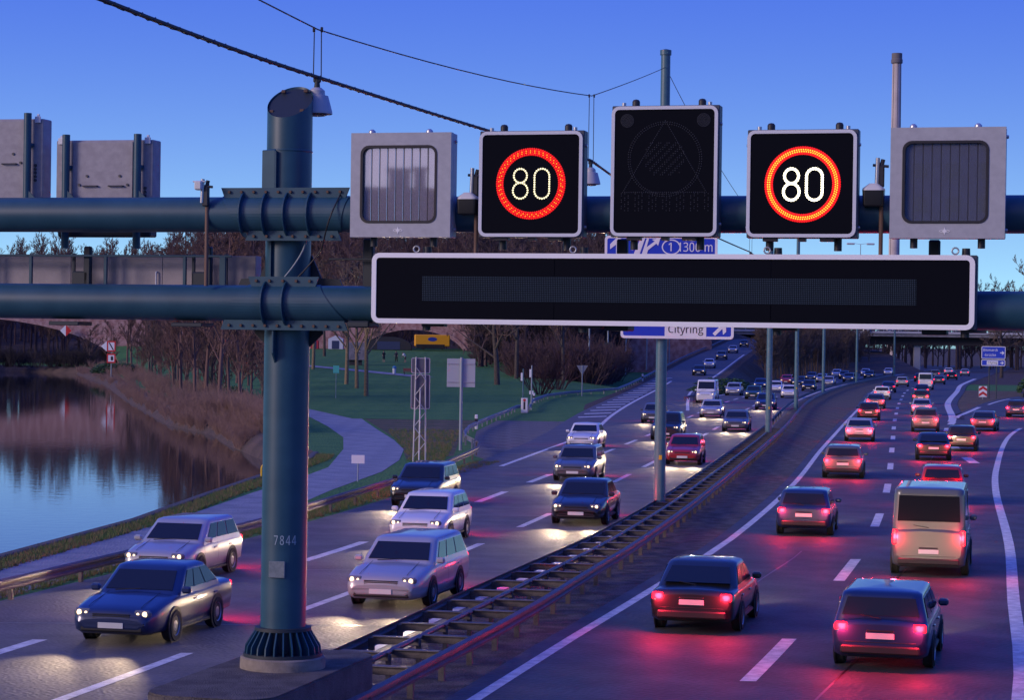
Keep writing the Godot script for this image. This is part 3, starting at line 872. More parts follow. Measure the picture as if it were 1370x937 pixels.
func rect_loop(w: float, h: float, per: int) -> PackedVector2Array:   # sharp-cornered loop matching rounded(seg 5): 24 points
	var o := PackedVector2Array()
	for q in 4:
		var c := Vector2(w / 2 * [1, -1, -1, 1][q], h / 2 * [1, 1, -1, -1][q])
		var nx := Vector2(w / 2 * [-1, -1, 1, 1][q], h / 2 * [1, -1, -1, 1][q])
		var pv := Vector2(w / 2 * [1, 1, -1, -1][q], h / 2 * [-1, 1, 1, -1][q])
		for k in per:
			var s := (k - 2.0) / per
			o.append(c.lerp(nx, s * 0.6) if s > 0 else c.lerp(pv, -s * 0.6))
	return o

func led_field(pts: Array, r: float, depth: float) -> MB:
	var m := MB.new()
	for p in pts:
		m.lathe(Vector3(p.x, p.y, 0), [Vector2(0, depth), Vector2(r * 0.7, depth * 0.8), Vector2(r, 0)], 8, Vector3(0, 0, 1))
	return m

func digit_points(d: String, at: Vector2, w: float, h: float, gap: float) -> Array:
	var ps := []
	if d == "0":
		var rr := w / 2
		var st := h - w
		var per := PI * w + 2 * st
		var n := int(round(per / gap))
		for k in n:
			var s := per * k / n
			if s < st: ps.append(at + Vector2(rr, -st / 2 + s))
			elif s < st + PI * rr: ps.append(at + Vector2(cos((s - st) / rr) * rr, st / 2 + sin((s - st) / rr) * rr))
			elif s < 2 * st + PI * rr: ps.append(at + Vector2(-rr, st / 2 - (s - st - PI * rr)))
			else: ps.append(at + Vector2(cos(PI + (s - 2 * st - PI * rr) / rr) * rr, -st / 2 + sin(PI + (s - 2 * st - PI * rr) / rr) * rr))
	else:
		var r1 := h * 0.235
		var r2 := h * 0.265
		for a in [[r1, h / 2 - r1, -PI / 2], [r2, -h / 2 + r2, PI / 2]]:
			var n := int(round(TAU * a[0] / gap))
			for k in n:
				if k == 0 and a[1] > 0: continue
				var an: float = a[2] + TAU * k / n
				ps.append(at + Vector2(cos(an) * a[0] * (w / 2 / r2 if a[1] < 0 else w / 2 / r2), a[1] + sin(an) * a[0]))
	return ps

func led_sign_body(r: Node, w: float, h: float):
	var dk := mottled("led_case", Color(0.05, 0.06, 0.08), Color(0.07, 0.08, 0.1), 0.6, 0.5, 103, 0.5)
	sign_case(r, w, h, 0.24, dk)
	var fr := MB.new()
	fr.ring(rounded(-0.012, 0, w - 0.02, h - 0.02, 0.11, 5), rounded(-0.012, 0, w - 0.115, h - 0.115, 0.065, 5), -0.01, 0.016)
	part(r, "white_border", fr, mat("border_white", Color(0.66, 0.68, 0.72), 0.45))
	var fc := MB.new()
	fc.plate(rounded(-0.012, 0, w - 0.11, h - 0.11, 0.065, 5), -0.012, 0.003)
	mat("led_face", Color(0.006, 0.007, 0.011), 0.7).metallic_specular = 0.12
	part(r, "black_face", fc, mats["led_face"])
	for s in [-0.45, 0.0, 0.35]:
		var b := MB.new()
		b.box(Vector3(s, -h / 2 - 0.02, -0.12), Vector3(0.2 if s != 0.0 else 0.1, 0.05, 0.16), 0.006)
		part(r, "bottom_bracket", b, mats["fixing"])

func speed_sign(u0: float, u1: float, h0: float, h1: float, ringr: float, cu: float, ch: float, power: float, kind: String, label: String):
	var r := on_gantry("speed_limit_sign", label, "traffic sign", (u0 + u1) / 2, (h0 + h1) / 2, 0.9, "LED speed limit signs")
	led_sign_body(r, u1 - u0, h1 - h0)
	var c := Vector2(cu - (u0 + u1) / 2, ch - (h0 + h1) / 2)
	var bright := kind == "bright"
	var red := []
	var hot := []
	for j in 4:
		var rr := ringr + 0.014 - 0.027 * j
		var n := int(TAU * rr / 0.032)
		for k in n:
			var an := TAU * (k + 0.5 * (j % 2)) / n
			red.append(c + Vector2(cos(an), sin(an)) * rr)
			if j in [1, 2] and (bright or (k + j) % 2 == 0): hot.append(c + Vector2(cos(an), sin(an)) * rr)
	part(r, "red_led_lens", led_field(red, 0.0165 if not bright else 0.02, 0.008), glow("led_red_" + kind, Color(0.3, 0.01, 0.01), Color(1.0, 0.008, 0.008), 0.9 if not bright else 1.15), Vector3(0, 0, 0.003)).set_meta("kind", "stuff")
	part(r, "red_led_core", led_field(hot, 0.0085 if not bright else 0.0105, 0.005), glow("led_core_" + kind, Color(0.4, 0.1, 0.02), Color(1.0, 0.3, 0.015) if not bright else Color(1.0, 0.5, 0.03), 1.7 if not bright else 2.0), Vector3(0, 0, 0.0105)).set_meta("kind", "stuff")
	var wm := glow("led_white_" + kind, Color(0.5, 0.5, 0.4), Color(1.0, 0.88, 0.5) if not bright else Color(1.0, 0.9, 0.62), 1.5 if not bright else 4.0)
	var dw := 0.22
	for k in 2:
		var ps := digit_points("80"[k], c + Vector2(-0.155 if k == 0 else 0.165, 0.0), dw, 0.43 if not bright else 0.44, 0.034)
		part(r, "digit_leds", led_field(ps, 0.0145 if not bright else 0.021, 0.01), wm, Vector3(0, 0, 0.003)).set_meta("kind", "stuff")

func blank_sign(u0: float, u1: float, h0: float, h1: float):
	var r := on_gantry("blank_led_sign", "tall unlit black LED sign in the middle of the gantry", "traffic sign", (u0 + u1) / 2, (h0 + h1) / 2, 0.9)
	led_sign_body(r, u1 - u0, h1 - h0)
	var ps := []
	var c := Vector2(0, 0.17)
	for j in 2:
		for k in 96:
			var an := TAU * k / 96
			ps.append(c + Vector2(cos(an), sin(an)) * (0.5 + 0.03 * j))
	for e in [[Vector2(-0.6, -0.3), Vector2(0.6, -0.3)], [Vector2(0.6, -0.3), Vector2(0, 0.72)], [Vector2(0, 0.72), Vector2(-0.6, -0.3)]]:
		for k in 40: ps.append((e[0] as Vector2).lerp(e[1], k / 40.0))
	for i in 26:
		for j in 9:
			if (i % 4) != 3 and (i * 7 + j * 5) % 3 != 0: ps.append(Vector2(-0.62 + i * 0.05, -0.56 + j * 0.03))
	for i in 20:
		for j in 16:
			if (i * 5 + j * 3) % 4 < 2 and Vector2(i - 10, j - 8).length() < 10: ps.append(c + Vector2(-0.3 + i * 0.03, -0.22 + j * 0.03))
	for s in [-1, 1]:
		for i in 6:
			for k in max(1, 6 * i): ps.append(Vector2(s * 0.55, 0.72) + Vector2(cos(TAU * k / max(1, 6 * i)), sin(TAU * k / max(1, 6 * i))) * i * 0.018)
	part(r, "unlit_leds", led_field(ps, 0.008, 0.006), mat("led_off", Color(0.03, 0.035, 0.05), 0.3), Vector3(0, 0, 0.003)).set_meta("kind", "stuff")

func text_panel():
	var w := 8.67
	var h := 1.03
	var r := on_gantry("text_panel", "long unlit black message panel with white border under the speed signs", "message panel", 5.975, 6.835, 0.9)
	var dk: Material = mats["led_case"]
	var b := MB.new()
	b.box(Vector3(0.02, 0, -0.15), Vector3(w + 0.02, h, 0.26), 0.012)
	part(r, "case", b, dk)
	var fr := MB.new()
	fr.ring(rounded(0, 0, w, h, 0.12, 5), rounded(0, 0, w - 0.14, h - 0.14, 0.05, 5), -0.02, 0.02)
	part(r, "white_border", fr, mat("panel_white", Color(0.88, 0.88, 0.88), 0.45))
	var x0 := -w / 2 + 0.07
	var seams := [4.39 - 5.975, 7.51 - 5.975]
	var xs := [x0, seams[0], seams[1], w / 2 - 0.07]
	for k in 3:
		var f := MB.new()
		f.box(Vector3((xs[k] + xs[k + 1]) / 2, 0, -0.005), Vector3(xs[k + 1] - xs[k] - 0.006, h - 0.13, 0.02), 0.002)
		part(r, "black_face", f, mats["led_face"])
	# unlit dot matrix: rows of tiny lenses
	var S := 32
	var im := Image.create(S, S, false, Image.FORMAT_RGB8)
	im.fill(lin(0.008, 0.012, 0.018))
	for y in S:
		for x in S:
			if Vector2(x - 15.5, y - 15.5).length() < 9: im.set_pixel(x, y, lin(0.05, 0.075, 0.1))
	im.generate_mipmaps()
	var lm := StandardMaterial3D.new()
	lm.albedo_texture = ImageTexture.create_from_image(im); lm.roughness = 0.7; lm.metallic_specular = 0.15
	lm.uv1_scale = Vector3(7.11 / 0.026, 0.37 / 0.026, 1)
	var q := MB.new()
	q.quad(Vector3(2.41 - 5.975, -0.19, 0.0085), Vector3(9.52 - 5.975, -0.19, 0.0085), Vector3(9.52 - 5.975, 0.18, 0.0085), Vector3(2.41 - 5.975, 0.18, 0.0085))
	part(r, "dot_matrix", q, lm)
	for u in [-4.05, -1.7, 1.1, 3.7]:
		var p := MB.new()
		p.tube(Vector3(u + 0.5, h / 2, -0.2), Vector3(u + 0.5, h / 2 + 0.1, -0.2), 0.06, 0.055, 14)
		p.tube(Vector3(u + 0.5, -h / 2 - 0.1, -0.2), Vector3(u + 0.5, -h / 2, -0.2), 0.06, 0.06, 14)
		p.box(Vector3(u + 0.62, -h / 2 - 0.02, -0.2), Vector3(0.34, 0.04, 0.2), 0.005)
		part(r, "mounting_tube", p, mats["fixing"])
		var e := MB.new()
		e.t = Transform3D(Basis.IDENTITY, Vector3(u + 0.36, h / 2 + 0.06, -0.1))
		for k in 12:
			var a := TAU * k / 12
			var c := TAU * (k + 1) / 12
			e.tube(Vector3(cos(a) * 0.045, sin(a) * 0.045, 0), Vector3(cos(c) * 0.045, sin(c) * 0.045, 0), 0.013, 0.013, 6, false)
		part(r, "lifting_eye", e, mats["zinc"])

func sign_back(a: Array):
	var w: float = a[1] - a[0]
	var h: float = a[3] - a[2]
	var r := on_gantry("box_sign", a[4], "traffic sign", (a[0] + a[1]) / 2, (a[2] + a[3]) / 2, -0.45, "signs seen from behind")
	var grey := mottled("back_grey", Color(0.26, 0.25, 0.28), Color(0.34, 0.33, 0.36), 0.6, 0.6, 107, 0.8, 0.5)
	var b := MB.new()
	b.box(Vector3(0, 0, -0.17), Vector3(w, h, 0.3), 0.014)
	part(r, "case", b, grey)
	var pn := MB.new()
	pn.box(Vector3(-0.02, 0, 0), Vector3(w * 0.62, h - 0.06, 0.02), 0.006)
	part(r, "service_panel", pn, grey)
	for s in [-1, 1]:
		var p := MB.new()
		p.tube(Vector3(s * (w / 2 - 0.22), -h / 2 - 0.3, 0.09), Vector3(s * (w / 2 - 0.22), h / 2 + 0.08, 0.09), 0.062, 0.062, 14)
		p.box(Vector3(s * (w / 2 - 0.22), 0.28, 0.04), Vector3(0.14, 0.05, 0.1), 0.005)
		part(r, "mounting_tube", p, mats["gantry_paint"])
		var k := MB.new()
		k.plate(PackedVector2Array([Vector2(0, 0), Vector2(0.22, 0), Vector2(0.0, 0.22)]), -0.01, 0.01)
		part(r, "foot_gusset", k, mats["gantry_paint"], Vector3(s * (w / 2 - 0.22), 8.19 - (a[2] + a[3]) / 2, 0.12))
		var hd := MB.new()
		hd.path([Vector3(-0.12, 0, 0.01), Vector3(-0.12, 0, 0.05), Vector3(0.12, 0, 0.05), Vector3(0.12, 0, 0.01)], 0.012)
		part(r, "handle", hd, mat("handle_dark", Color(0.06, 0.06, 0.07), 0.5), Vector3(s * 0.22, -0.02, 0))
		for q in 2:
			var d := MB.new()
			d.tube(Vector3.ZERO, Vector3(0, 0, 0.02), 0.022, 0.02, 8)
			part(r, "lock", d, mats["handle_dark"], Vector3(s * (0.28 + 0.13 * q), 0.14 - 0.14 * q, 0.01))
		var ey := MB.new()
		ey.box(Vector3(s * (w / 2 - 0.09), h / 2 - 0.015, 0.0), Vector3(0.1, 0.1, 0.02), 0.005)
		ey.box(Vector3(s * (w / 2 - 0.09), h / 2 + 0.05, -0.02), Vector3(0.04, 0.05, 0.03), 0.005)
		part(r, "lifting_lug", ey, mats["border_white"])
	for k in 5:
		var d := MB.new()
		d.tube(Vector3.ZERO, Vector3(0, 0, 0.03), 0.025, 0.02, 8)
		part(r, "cable_gland", d, mats["handle_dark"], Vector3(w / 2 - 0.13, -h / 2 + 0.42 + k * 0.06, -0.02))
	var ft := MB.new()
	ft.box(Vector3(0, -h / 2 - 0.05, -0.15), Vector3(w * 0.96, 0.12, 0.26), 0.02)
	part(r, "bottom_tray", ft, mats["gantry_dark"])

func panel_back():
	var r := on_gantry("message_panel", "pale pinkish back of the oncoming traffic's message panel, left of the post", "message panel", -5.6, 6.86, -0.7)
	var pm := mottled("panel_back", Color(0.3, 0.27, 0.27), Color(0.36, 0.32, 0.32), 0.9, 0.6, 109, 0.8, 0.4)
	for k in 6:
		var b := MB.new()
		b.box(Vector3(0, 0, 0), Vector3(1.56, 0.98, 0.24), 0.006)
		part(r, "rear_panel", b, pm, Vector3(-3.75 + k * 1.565, 0, 0))
	for x in [-0.75, 0.05, 3.2]:
		var h := MB.new()
		h.path([Vector3(0, -0.15, 0.12), Vector3(0, -0.15, 0.16), Vector3(0, 0.15, 0.16), Vector3(0, 0.15, 0.12)], 0.012)
		part(r, "handle", h, mats["border_white"], Vector3(x, 0.08, 0))

func detector(u: float, h: float, label: String, behind: bool):
	var r := on_gantry("traffic_detector", label, "detector", u, h, 0.72, "detectors on the gantry")
	var shell := mat("detector_shell", Color(0.62, 0.62, 0.6), 0.5)
	var dk := mat("detector_black", Color(0.012, 0.012, 0.014), 0.35)
	if not behind:
		var rings := []
		for q in [[0.0, 0.155, 0.13], [0.03, 0.15, 0.12], [0.07, 0.1, 0.09], [0.1, 0.06, 0.06]]:
			var ring := []
			for p in rounded(0, 0, q[1] * 2, q[2] * 2, q[2] * 0.6, 3): ring.append(Vector3(p.x, q[0], -p.y))
			rings.append(ring)
		var m := MB.new()
		m.loft(rings)
		part(r, "white_hood", m, shell)
		var rb := []
		for q in [[-0.22, 0.125, 0.1], [-0.2, 0.14, 0.12], [0.0, 0.15, 0.125]]:
			var ring := []
			for p in rounded(0, 0, q[1] * 2, q[2] * 2, 0.04, 3): ring.append(Vector3(p.x, q[0], -p.y))
			rb.append(ring)
		var n := MB.new()
		n.loft(rb)
		part(r, "sensor_head", n, dk)
	else:
		var n := MB.new()
		n.box(Vector3(0, 0.36, 0), Vector3(0.12, 0.14, 0.12), 0.02)
		n.box(Vector3(0.0, 0.42, 0), Vector3(0.2, 0.02, 0.03), 0.004)
		part(r, "sensor_head", n, shell)
	var k := MB.new()
	k.box(Vector3(0.09, 0.2, -0.05), Vector3(0.1, 0.3, 0.08), 0.015)
	k.tube(Vector3(-0.02, 0.36, -0.04), Vector3(0.2, 0.34, -0.04), 0.02, 0.02, 8)
	k.tube(Vector3(0.06, 0.18, -0.04), Vector3(0.12, 0.44, -0.06), 0.035, 0.03, 8)
	part(r, "swivel_bracket", k, mats["fixing"])
	var c := MB.new()
	c.tube(Vector3(0.04, 0.1, -0.02), Vector3(0.05, 0.46, -0.02), 0.03, 0.03, 8)
	part(r, "cable_sleeve", c, mats["zinc"])
	var rod := MB.new()
	rod.tube(Vector3(0.1, 0.4, -0.08), Vector3(0.1, -0.95 if not behind else -1.15, -0.08), 0.03, 0.03, 10)
	part(r, "rod", rod, mat("rusty_rod", Color(0.17, 0.1, 0.07), 0.7))

# ---------------------------------------------------------------- lighting masts, catenary, far signs
func mast(label: String, x: float, z: float, h: float, r: float) -> Node3D:
	var t := thing("lighting_mast", label, "light pole", P(x, 0, z), 0.0, "masts down the median")
	var m := MB.new()
	m.tube(Vector3(0, 0.0, 0), Vector3(0, h, 0), r, r * 0.78, 20)
	var pm := mottled("mast_paint", Color(0.05, 0.13, 0.17), Color(0.075, 0.17, 0.21), 2.0, 0.4, 121, 0.0, 0.15)
	part(t, "pole", m, pm)
	var c := MB.new()
	c.lathe(Vector3(0, h, 0), [Vector2(r * 0.95, -0.12), Vector2(r * 0.95, 0.05), Vector2(0, 0.1)], 20)
	part(t, "cap", c, pm)
	var b := MB.new()
	b.tube(Vector3(0, 0, 0), Vector3(0, 0.06, 0), r * 2.0, r * 1.9, 20)
	part(t, "foot_plate", b, mats["median_rail"])
	var y := MB.new()
	y.box(Vector3(0, 2.05, r * 0.98), Vector3(r * 0.5, 0.16, 0.02), 0.004)
	part(t, "yellow_tag", y, mat("yellow_tag", Color(0.75, 0.45, 0.02), 0.6))
	return t

func hanging_lamp(label: String, at: Vector3, r: float):
	var t := thing("hanging_lamp", label, "street lamp", at, 0.0, "lamps hung from the catenary")
	var m := MB.new()
	m.lathe(Vector3.ZERO, [Vector2(0.0, -0.12), Vector2(r * 0.28, -0.125), Vector2(r * 0.5, -0.17), Vector2(r * 0.52, -0.24), Vector2(r * 0.72, -0.25), Vector2(r, -0.5), Vector2(r * 1.0, -0.53)], 28)
	m.lathe(Vector3.ZERO, [Vector2(r * 0.98, -0.53), Vector2(r * 0.7, -0.28), Vector2(0, -0.27)], 28)
	part(t, "bell_shade", m, mat("lamp_enamel", Color(0.42, 0.43, 0.46), 0.45))
	var k := MB.new()
	k.tube(Vector3(0, -0.14, 0), Vector3(0, 0.03, 0), 0.05, 0.035, 10)
	k.box(Vector3(0, 0.0, 0), Vector3(0.12, 0.1, 0.07), 0.02)
	part(t, "hook", k, mats["gantry_dark"])
	var g := MB.new()
	g.lathe(Vector3.ZERO, [Vector2(r * 0.9, -0.52), Vector2(r * 0.5, -0.56), Vector2(0, -0.57)], 24)
	part(t, "lens", g, mat("lamp_lens", Color(0.03, 0.035, 0.045), 0.2))

func sag(a: Vector3, b: Vector3, s: float, n := 14) -> Array:
	var o := []
	for k in n + 1:
		var q := float(k) / n
		o.append(a.lerp(b, q) - Vector3.UP * s * 4.0 * q * (1.0 - q))
	return o

func med(z: float) -> float: return (cur(MED_L, z) + cur(MED_R, z)) / 2

func build_masts():
	mast("tall teal mast rising behind the blank LED sign, nearest the camera", 5.25, 78.8, 16.3, 0.21)
	var zs := [141.0, 205.0, 272.0, 345.0, 430.0]
	var px := [1041.0, 1089.0, 1148.0, 1226.0, 1306.0]
	for k in 5:
		mast("teal mast in the median, %s beyond the nearest one" % ["first", "second", "third", "fourth", "farthest"][k], med(zs[k]) + 0.1, zs[k], 16.0, 0.2)
	var cab := mat("wire_black", Color(0.015, 0.015, 0.02), 0.6)
	# upper wire: rises to each mast; lower cable carries the lamps
	var up := thing("catenary_wire", "thin upper wire sagging between the masts with pairs of droppers", "wire", P(-3.05, 10.83, 34.5))
	var o := up.position
	var pts := [P(-6.1, 11.15, 21.0), P(-3.05, 10.83, 34.5), P(1.83, 12.0, 54.0), P(5.25, 15.75, 78.8)]
	var w := MB.new()
	for k in 3:
		var q := sag(pts[k], pts[k + 1], 0.12 if k == 1 else 0.03, 10)
		for i in q.size(): q[i] -= o
		w.path(q, 0.012, 5)
	var q2 := sag(pts[3], P(11.2, 12.2, 106.0), 0.3, 10)
	for i in q2.size(): q2[i] -= o
	w.path(q2, 0.012, 5)
	part(up, "wire", w, cab)
	for d in [[-3.05, 34.5, 10.83, 10.1], [1.83, 54.0, 12.0, 10.45], [11.2, 106.0, 12.2, 10.4]]:
		for s in [-0.06, 0.06]:
			var m := MB.new()
			m.tube(P(d[0] + s, d[3], d[1]) - o, P(d[0] + s * 0.9, d[2], d[1]) - o, 0.009, 0.009, 5)
			m.box(P(d[0] + s, d[2], d[1]) - o, Vector3(0.04, 0.08, 0.04), 0.008)
			part(up, "dropper", m, cab)
	var lo := thing("lamp_cable", "thick twisted black cable crossing the sky from upper left, carrying the lamps", "cable", P(-3.05, 10.1, 34.5))
	o = lo.position
	var lp := [P(-8.2, 10.0, 12.0), P(-4.85, 10.02, 26.3), P(-3.05, 10.1, 34.5), P(1.83, 10.45, 54.0), P(5.6, 10.6, 80.0), P(11.2, 10.4, 106.0), P(16.6, 10.4, 140.0)]
	var c := MB.new()
	for k in lp.size() - 1:
		var q := sag(lp[k], lp[k + 1], 0.03, 6)
		for i in q.size(): q[i] -= o
		c.path(q, 0.03, 8)
	part(lo, "core", c, cab)
	var tw := MB.new()   # wrapping
	var n := 420
	var prev := Vector3.ZERO
	for k in n:
		var s := float(k) / n
		var zz: float = lerp(14.0, 56.0, s)
		var j := 0
		while -lp[j + 1].z < zz: j += 1
		var f: float = (zz + lp[j].z) / (-lp[j + 1].z + lp[j].z)
		var p: Vector3 = lp[j].lerp(lp[j + 1], f) - Vector3.UP * 0.03 * 4 * f * (1 - f) - o
		p += Vector3(cos(k * 1.5) * 0.03, sin(k * 1.5) * 0.03, 0)
		if k > 0: tw.tube(prev, p, 0.012, 0.012, 4, false)
		prev = p
	part(lo, "winding", tw, cab)
	hanging_lamp("grey bell lamp hanging just right of the gantry post's top", P(-3.05, 10.06, 34.5), 0.24)
	hanging_lamp("grey bell lamp half hidden behind the nearer 80 sign", P(1.83, 10.4, 54.0), 0.24)
	hanging_lamp("distant bell lamp seen under the tall blank sign", P(11.2, 10.35, 106.0), 0.3)

func sign_plate(root: Node, called: String, w: float, h: float, m: Material, at: Vector3, border: Material, bw := 0.05) -> MeshInstance3D:
	var p := MB.new()
	p.plate(rounded(0, 0, w - bw * 0.5, h - bw * 0.5, 0.1, 5), -0.03, 0.0)
	var o := part(root, called, p, m, at)
	var b := MB.new()
	b.ring(rounded(0, 0, w, h, 0.13, 5), rounded(0, 0, w - bw * 2, h - bw * 2, 0.07, 5), -0.034, 0.006)
	part(o, "white_border", b, border)
	return o

func arrow(root: Node, m: Material, at: Vector3, s: float, ang: float):
	var a := MB.new()
	a.t = Transform3D(Basis(Vector3(0, 0, 1), ang), Vector3.ZERO)
	a.plate(PackedVector2Array([Vector2(-0.5, -0.1) * s, Vector2(0.1, -0.1) * s, Vector2(-0.12, -0.38) * s, Vector2(0.12, -0.38) * s, Vector2(0.5, 0) * s, Vector2(0.12, 0.38) * s, Vector2(-0.12, 0.38) * s, Vector2(0.1, 0.1) * s, Vector2(-0.5, 0.1) * s]), 0, 0.012)
	part(root, "arrow", a, m, at)

func build_far_signs():
	var blue := mat("sign_blue", Color(0.01, 0.045, 0.5), 0.4)
	var wh := mat("sign_white", Color(0.75, 0.77, 0.8), 0.45)
	var bk := mat("sign_black", Color(0.02, 0.02, 0.025), 0.5)
	var steel: Material = mats["galvanised"]
	# direction sign bracketed to the nearest mast, seen above and below the message panel
	var t := thing("direction_sign", "blue direction signs showing above and below the long message panel", "road sign", P(5.25, 0, 78.4), -0.16)
	var up := sign_plate(t, "upper_board", 3.95, 1.9, blue, Vector3(-0.1, 8.86, 0), wh, 0.09)
	var lo := sign_plate(t, "lower_board", 3.95, 1.5, blue, Vector3(0.5, 6.97, 0), wh, 0.09)
	arrow(up, wh, Vector3(-1.5, 0.56, 0.004), 0.75, PI / 2)
	var jm := MB.new()
	jm.plate(PackedVector2Array([Vector2(-1.0, 0.1), Vector2(-0.72, 0.75), Vector2(-0.56, 0.75), Vector2(-0.78, 0.1)]), 0, 0.012)
	jm.plate(PackedVector2Array([Vector2(-0.7, 0.1), Vector2(-0.5, 0.75), Vector2(-0.42, 0.75), Vector2(-0.5, 0.45), Vector2(-0.22, 0.66), Vector2(-0.32, 0.72), Vector2(-0.02, 0.78), Vector2(-0.1, 0.5), Vector2(-0.16, 0.58), Vector2(-0.45, 0.35), Vector2(-0.52, 0.1)]), 0, 0.012)
	part(up, "junction_symbol", jm, wh, Vector3(0, 0.1, 0.004))
	var rg := MB.new()
	var ro := PackedVector2Array(); var ri := PackedVector2Array()
	for k in 28:
		var an := TAU * k / 28
		ro.append(Vector2(cos(an) * 0.33, sin(an) * 0.27)); ri.append(Vector2(cos(an) * 0.29, sin(an) * 0.23))
	rg.ring(ro, ri, 0, 0.012)
	part(up, "exit_circle", rg, wh, Vector3(0.36, 0.56, 0.004))
	text(up, "exit_number", "1", 0.3, wh, Vector3(0.34, 0.56, 0.01))
	text(up, "lettering", "1300 m", 0.32, wh, Vector3(1.2, 0.56, 0.01), 0.012, 0.85)
	var pl := MB.new()
	pl.box(Vector3(0.3, -0.45, 0.005), Vector3(1.45, 0.5, 0.012), 0.003)
	part(lo, "white_inset", pl, wh)
	text(lo, "lettering", "Cityring", 0.26, bk, Vector3(0.3, -0.42, 0.015), 0.008)
	arrow(lo, wh, Vector3(1.5, -0.38, 0.004), 0.6, PI / 4)
	var br := MB.new()
	br.box(Vector3(0, 9.2, -0.2), Vector3(2.6, 0.1, 0.3), 0.01)
	br.box(Vector3(0.2, 7.2, -0.2), Vector3(2.6, 0.1, 0.3), 0.01)
	part(t, "bracket", br, steel)
	# two-board sign in the exit gore
	var s := thing("exit_sign", "small blue exit sign on two posts in the gore by the underpass", "road sign", P(56.2, 0, 262), -0.1)
	var a := sign_plate(s, "upper_board", 2.75, 1.45, blue, Vector3(0, 5.4, 0), wh, 0.07)
	var b := sign_plate(s, "lower_board", 2.75, 0.72, blue, Vector3(0, 4.2, 0), wh, 0.07)
	text(a, "lettering", "Bismarck", 0.3, wh, Vector3(-0.35, 0.3, 0.01))
	text(a, "lettering", "-brücke", 0.3, wh, Vector3(-0.4, -0.28, 0.01))
	arrow(a, wh, Vector3(1.0, -0.02, 0.004), 0.5, 0)
	var ip := MB.new()
	ip.box(Vector3(-0.1, 0, 0.005), Vector3(1.3, 0.46, 0.012), 0.003)
	part(b, "white_inset", ip, wh)
	text(b, "lettering", "Cityring", 0.24, bk, Vector3(-0.1, 0.02, 0.014), 0.006, 0.95)
	arrow(b, wh, Vector3(0.98, 0, 0.004), 0.45, 0)
	for x in [-0.45, 0.4]:
		var p := MB.new()
		p.tube(Vector3(x, 0, -0.1), Vector3(x, 6.0, -0.1), 0.07, 0.07, 10)
		part(s, "post", p, mat("dark_post", Color(0.03, 0.04, 0.05), 0.5))
	# chevron board
	var c := thing("chevron_board", "red and white chevron board on the tip of the exit island", "road sign", P(54.3, 0, 258.5))
	var cb := MB.new()
	cb.plate(rounded(0, 0.9, 0.95, 1.25, 0.05, 5), -0.03, 0.0)
	part(c, "board", cb, wh)
	var red := mat("sign_red", Color(0.5, 0.015, 0.02), 0.45)
	for k in 2:
		var y := 0.42 + k * 0.62
		var ch := MB.new()
		ch.plate(PackedVector2Array([Vector2(-0.46, y - 0.1), Vector2(0, y + 0.2), Vector2(0.46, y - 0.1), Vector2(0.46, y + 0.2), Vector2(0, y + 0.5), Vector2(-0.46, y + 0.2)]), 0.001, 0.012)
		part(c, "chevron", ch, red)
	var cp := MB.new()
	cp.tube(Vector3(0, 0, -0.06), Vector3(0, 1.2, -0.06), 0.05, 0.05, 8)
	part(c, "post", cp, steel)
	# lattice mast with two sign backs by the path
	var l := thing("lattice_sign", "narrow sign pair seen from behind on a steel lattice mast by the path", "road sign", P(-4.45, 0, 109.7))
	for a3 in [[4.78, 0.72, 0.88], [3.5, 1.65, 0.9]]:
		var q := MB.new()
		q.plate(rounded(0, a3[0], a3[2], a3[1], 0.06, 5), -0.05, -0.02)
		part(l, "board", q, mat("board_back", Color(0.09, 0.1, 0.13), 0.6))
		var f := MB.new()
		f.ring(rounded(0, a3[0], a3[2] + 0.04, a3[1] + 0.04, 0.08, 5), rounded(0, a3[0], a3[2] - 0.04, a3[1] - 0.04, 0.05, 5), -0.06, -0.01)
		part(l, "board_frame", f, mat("alu", Color(0.45, 0.46, 0.48), 0.4, 0.4))
	for q in [[-0.3, 0.1], [0.3, 0.1], [0.0, 0.45]]:
		var m := MB.new()
		m.tube(Vector3(q[0], 0, q[1]), Vector3(q[0] * 0.75, 5.2 if q[0] != 0.0 else 3.7, 0.03 if q[0] != 0.0 else 0.1), 0.04, 0.036, 8)
		part(l, "chord", m, mats["alu"])
	for k in 6:
		var m := MB.new()
		var y := 0.3 + k * 0.75
		m.tube(Vector3(-0.28 if k % 2 == 0 else 0.28, y, 0.1), Vector3(0.26 if k % 2 == 0 else -0.26, y + 0.7, 0.08), 0.022, 0.022, 6)
		m.tube(Vector3(-0.28, y, 0.1), Vector3(0.0, y + 0.35, 0.4 - k * 0.06), 0.018, 0.018, 6)
		part(l, "brace", m, mats["alu"])
	# square sign back on a single pole
	var sq := thing("sign_board", "square grey-white sign back on a single grey pole behind the guardrail", "road sign", P(-2.75, 0, 122.9))
	var sb := MB.new()
	sb.box(Vector3(-0.02, 4.25, -0.08), Vector3(1.55, 1.56, 0.03), 0.006)
	part(sq, "board", sb, mat("board_pale", Color(0.4, 0.43, 0.45), 0.5))
	for y in [3.75, 4.75]:
		var m := MB.new()
		m.box(Vector3(-0.02, y, -0.045), Vector3(1.5, 0.05, 0.035), 0.005)
		part(sq, "rail", m, mats["alu"])
	var sp := MB.new()
	sp.tube(Vector3(0, 0, 0), Vector3(0, 5.1, 0), 0.085, 0.08, 12)
	part(sq, "pole", sp, mat("pole_grey", Color(0.26, 0.32, 0.35), 0.45))
	# give-way sign back and small poles by the slip road
	var gw := thing("give_way_sign", "small triangular sign back on a thin pole beside the slip road", "road sign", P(7.7, 0, 245))
	var tr := MB.new()
	tr.plate(PackedVector2Array([Vector2(0, 2.35), Vector2(0.62, 3.42), Vector2(-0.62, 3.42)]), -0.05, -0.02)
